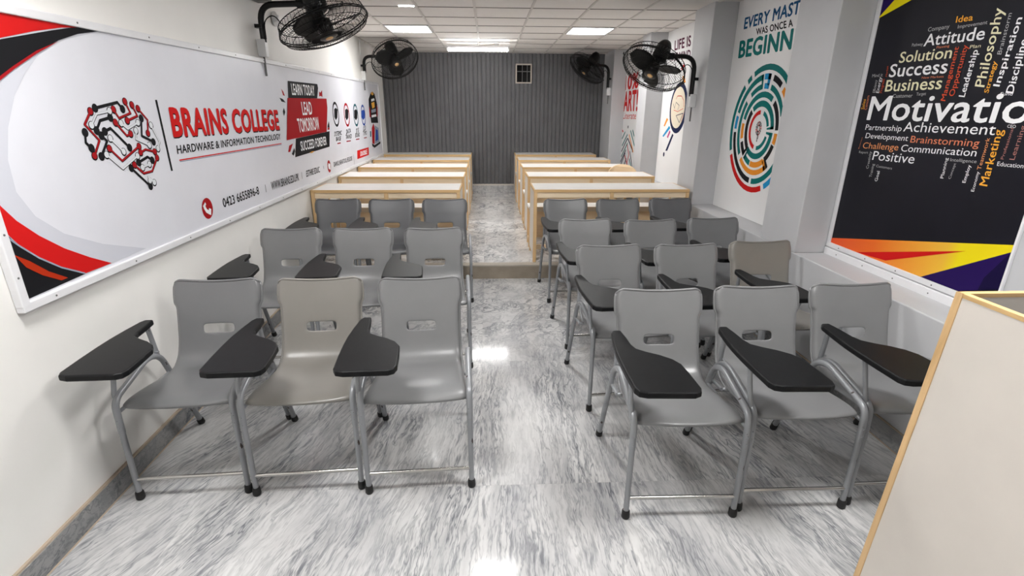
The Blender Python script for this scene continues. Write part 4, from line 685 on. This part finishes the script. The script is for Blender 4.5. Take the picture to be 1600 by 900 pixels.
def printed(items, place, name, parent, step=.0011):
    """all the print of one sheet as one mesh; place(a, b, off) maps sheet coordinates into the room"""
    f = MB(); mats = []
    def mi(k):
        m_ = ink(k)
        if m_ not in mats: mats.append(m_)
        return mats.index(m_)
    def poly(pts, k, off): f.add([place(a, b, off) for a, b in pts], [tuple(range(len(pts)))], mi(k))
    def seg(p, q, w, k, off):
        d = Vector((q[0] - p[0], q[1] - p[1])); n = Vector((-d.y, d.x)).normalized() * w / 2
        poly([(p[0] + n.x, p[1] + n.y), (q[0] + n.x, q[1] + n.y), (q[0] - n.x, q[1] - n.y), (p[0] - n.x, p[1] - n.y)], k, off)
    def disc(c, r, inner, asp, k, off, a0=0, a1=360):
        nn = max(10, int(40 * (a1 - a0) / 360)); pa = []; pb = []
        for i in range(nn + 1):
            a = radians(a0 + (a1 - a0) * i / nn); pa.append((c[0] + r * cos(a) * asp, c[1] + r * sin(a))); pb.append((c[0] + r * inner * cos(a) * asp, c[1] + r * inner * sin(a)))
        if inner == 0: poly(pa[:-1], k, off)
        else:
            for i in range(nn): poly([pa[i], pa[i + 1], pb[i + 1], pb[i]], k, off)
    for it in items:
        off = it[2] * step
        if it[0] == 't':
            _, k, ly, txt, ref, bold, p0, e1, e2 = it
            vs, fs, w, cap = glyphs(txt, bold); w = glyphs(ref, bold)[2]; o = []
            for x, y, dz in vs:
                a, b = x / w, y / cap; o.append(place(p0[0] + e1[0] * a + e2[0] * b, p0[1] + e1[1] * a + e2[1] * b, off + dz))
            f.add(o, fs, mi(k))
        elif it[0] == 'p': poly(it[3], it[1], off)
        elif it[0] == 'l':
            _, k, ly, w, pts, dots = it
            for i in range(len(pts) - 1): seg(pts[i], pts[i + 1], w, k, off + .00002 * i)
            for i, p in enumerate(pts):
                if dots and i in (0, len(pts) - 1): disc(p, w * dots * .62, 0, 1, k, off + .0002)
                elif len(pts) > 2 and 0 < i < len(pts) - 1: disc(p, w * .5, 0, 1, k, off + .0001)
        elif it[0] == 'c': disc(it[3], it[4], it[5], it[6], it[1], off)
        elif it[0] == 'a': disc(it[3], it[4], it[5], 1, it[1], off, it[6], it[7])
    return f.build(name, mats, parent)

# banner on the left wall; sheet coordinates are (distance along the room, height)
BX = .020
t = thing('wall_banner', 'long white college banner with red lettering along the left wall', 'banner', (xw(1.72), 1.72, .95))
pl = lambda a, b, off: (xw(a) + BX + off - xw(1.72), a - 1.72, b - .95)
BB = lambda y: .944 - .0080 * (y - 1.7)
BT = lambda y: 1.908 + .0098 * (y - 1.7)
y0, y1 = 1.722, 8.92
f = MB()
f.hexa([pl(y0, BB(y0), -.016), pl(y0, BB(y0), 0), pl(y1, BB(y1), 0), pl(y1, BB(y1), -.016)], [pl(y0, BT(y0), -.016), pl(y0, BT(y0), 0), pl(y1, BT(y1), 0), pl(y1, BT(y1), -.016)])
f.build('sheet', speckled('banner_vinyl', (.73, .735, .79), .36, .02, 5), t)
f = MB(); w = .03
def bar(a0, a1, b0, b1, c0, c1, d=.011):
    f.hexa([pl(a0, b0, -.018), pl(a0, b0, d), pl(a1, c0, d), pl(a1, c0, -.018)], [pl(a0, b1, -.018), pl(a0, b1, d), pl(a1, c1, d), pl(a1, c1, -.018)])
bar(y0 - .015, y1 + .015, BB(y0) - .018, BB(y0) + .016, BB(y1) - .018, BB(y1) + .016); bar(y0 - .015, y1 + .015, BT(y0) - .014, BT(y0) + .018, BT(y1) - .014, BT(y1) + .018)
bar(y0 - .016, y0 + .018, BB(y0), BT(y0), BB(y0), BT(y0), .0112); bar(y1 - .018, y1 + .016, BB(y1), BT(y1), BB(y1), BT(y1), .0112)
fr = f.build('frame', M_FRAMEW, t); bevel(fr, .004)
f = MB()
for k in range(16):
    y = 1.85 + k * .47
    for z in (BB(y) - .001, BT(y) + .002): f.lathe([(.0045, 0), (.003, .0025), (0, .003)], 8, 0, Matrix.Translation(pl(y, z, .0105)) @ Matrix.Rotation(radians(90), 4, 'Y'))
for z in (1.05, 1.2, 1.45, 1.7): f.lathe([(.0045, 0), (.003, .0025), (0, .003)], 8, 0, Matrix.Translation(pl(y0 + .001, z, .0107)) @ Matrix.Rotation(radians(90), 4, 'Y'))
f.build('screw', M_MUNT, fr)
# keep the swoosh inside the sheet
def clipb(it):
    if it[0] == 'p': 
        q = list(it); q[3] = [(max(a, y0 + .002), min(max(b, BB(a) + .002), BT(a) - .002)) for a, b in it[3]]; return tuple(q)
    return it
printed([clipb(i) for i in ART['ban'] if i[0] != 't'], pl, 'artwork', t); printed([i for i in ART['ban'] if i[0] == 't'], pl, 'lettering', t); printed(ART['brain'], pl, 'brain_logo', t)

# posters in the niches of the right wall
def niche_poster(name, label, cat, ya, yb, z0, z1, sheet_mat, items, frame=0, off0=.005):
    t = thing(name, label, cat, (XN, yb, z0))
    pr = lambda a, b, off: (-off0 - off, a - yb, b - z0)
    f = MB(); f.box(-off0, -.0005, ya - yb, 0, 0, z1 - z0); f.build('sheet', sheet_mat, t)
    if frame:
        f = MB(); d = off0 + .010; h = z1 - z0; l = ya - yb
        f.box(-d, -.0005, l - .002, .0, -.026, .004); f.box(-d, -.0005, l, 0, h - .004, h + .026)
        f.box(-d - .0002, -.0005, -.004, .026, -.026, h + .026); f.box(-d - .0002, -.0005, l - .006, l + .004, -.026, h + .026)
        fr = f.build('frame', M_FRAMEW, t); bevel(fr, .003)
        f = MB(); f.box(-d - .006, -.0005, l, .026, -.078, -.030); bevel(f.build('lower_rail', M_FRAMEW, t), .004)
        f = MB()
        for k in range(5):
            for zz in (-.012, -.055): f.lathe([(.004, 0), (.003, .002), (0, .003)], 8, 0, Matrix.Translation((-d - (.006 if zz < -.03 else 0), -.1 - k * .24, zz)) @ Matrix.Rotation(radians(-90), 4, 'Y'))
        f.build('screw', M_MUNT, fr)
    printed([i for i in items if i[0] != 't'], pr, 'artwork', t); printed([i for i in items if i[0] == 't'], pr, 'lettering', t)
    return t
M_BLKPR = speckled('black_poster_print', (.009, .009, .014), .42, .2, 3, spec=.18)
M_WHPR = speckled('white_poster_print', (.86, .86, .86), .45, .015, 3)
niche_poster('wall_poster', 'black word cloud poster in white frame, nearest in the right wall', 'poster', 2.0, 3.15, .79, 2.36, M_BLKPR, ART['cloudbg'] + ART['cloud'], 1)
# round maze of ring segments
CY, CZ = 4.31, 1.449
def A(k, r0, r1, a0, a1): return ('a', k, 1, (CY, CZ), r1, r0 / r1, 180 - a1, 180 - a0)     # angles as seen from the room: 0 to the right, 90 up
def Sp(k, r0, r1, a0, a1): return A(k, r0, r1, a0, a1)
R = [(.46, .505), (.39, .435), (.32, .362), (.255, .300), (.185, .232), (.125, .158)]
def ring(i, k, a0, a1): return A(k, R[i][0], R[i][1], a0, a1)
mz = [ring(0, 'TEA', 45, 115), ring(0, 'TEA', 120, 128), ring(0, 'TEA', 134, 203), ring(0, 'RED', 208, 292), ring(0, 'BLUE', 297, 340),
      ring(1, 'TEA', 97, 161), ring(1, 'BLUE', 80, 94), ring(1, 'K', 54, 74), ring(1, 'ORG', 36, 48), ring(1, 'BLUE', 165, 180), ring(1, 'K', 184, 266), ring(1, 'TEA', 271, 330),
      ring(2, 'TEA', 98, 127), A('TEA', .32, .435, 96, 100), ring(2, 'TEA', 20, 74), A('BLUE', .35, .435, 80, 86), ring(2, 'BLUE', 80, 92), ring(2, 'TEA', 140, 218), ring(2, 'ORG', 226, 305), A('ORG', .27, .36, 300, 306),
      ring(3, 'TEA', 58, 163), ring(3, 'K', 2, 50), ring(3, 'ORG', 170, 196), ring(3, 'K', 202, 226), A('K', .19, .30, 222, 228), ring(3, 'TEA', 232, 256), A('TEA', .19, .3, 231, 236), ring(3, 'ORG', 258, 303), ring(3, 'ORG', 340, 357), ring(3, 'K', 306, 338), A('K', .3, .36, 306, 311),
      ring(4, 'TEA', 4, 130), A('TEA', .13, .232, 4, 10), ring(4, 'K', 136, 222), ring(4, 'TEA', 228, 357), A('TEA', .13, .2, 350, 357),
      ring(5, 'RED', 92, 255), ring(5, 'TEA', 14, 72), ring(5, 'TEA', 272, 342)]
random.seed(5)
brain = []
for k in range(15):
    a = 2 * pi * k / 15; r = .052
    p = (CY - .8 * r * cos(a), CZ + .015 + r * sin(a)); q = (CY - .8 * r * cos(a + .45), CZ + .015 + r * sin(a + .45)); m_ = (CY - .4 * r * cos(a + .2), CZ + .015 + .5 * r * sin(a + .2))
    brain.append(('l', 'K' if k % 4 else 'RED', 1, .006, [p, q, m_], 1.5))
brain.append(('l', 'K', 1, .007, [(CY, CZ - .03), (CY, CZ - .085)], 1.5)); brain.append(('l', 'K', 1, .006, [(CY - .015, CZ - .03), (CY - .01, CZ - .065)], 1.2))
niche_poster('wall_poster', 'white poster with a round coloured maze and a quote about beginners', 'poster', 3.622, 4.985, SILL + .003, ZC - .003, M_WHPR, ART['master'] + mz + brain)
niche_poster('wall_poster', 'white poster with a round inked portrait and paint streaks', 'poster', 5.442, 6.865, SILL + .003, ZC - .003, M_WHPR, ART['life'])
niche_poster('wall_poster', 'white poster with red capitals above a striped pattern, farthest on the right', 'poster', 7.222, 8.785, SILL + .003, ZC - .003, M_WHPR, ART['art'])
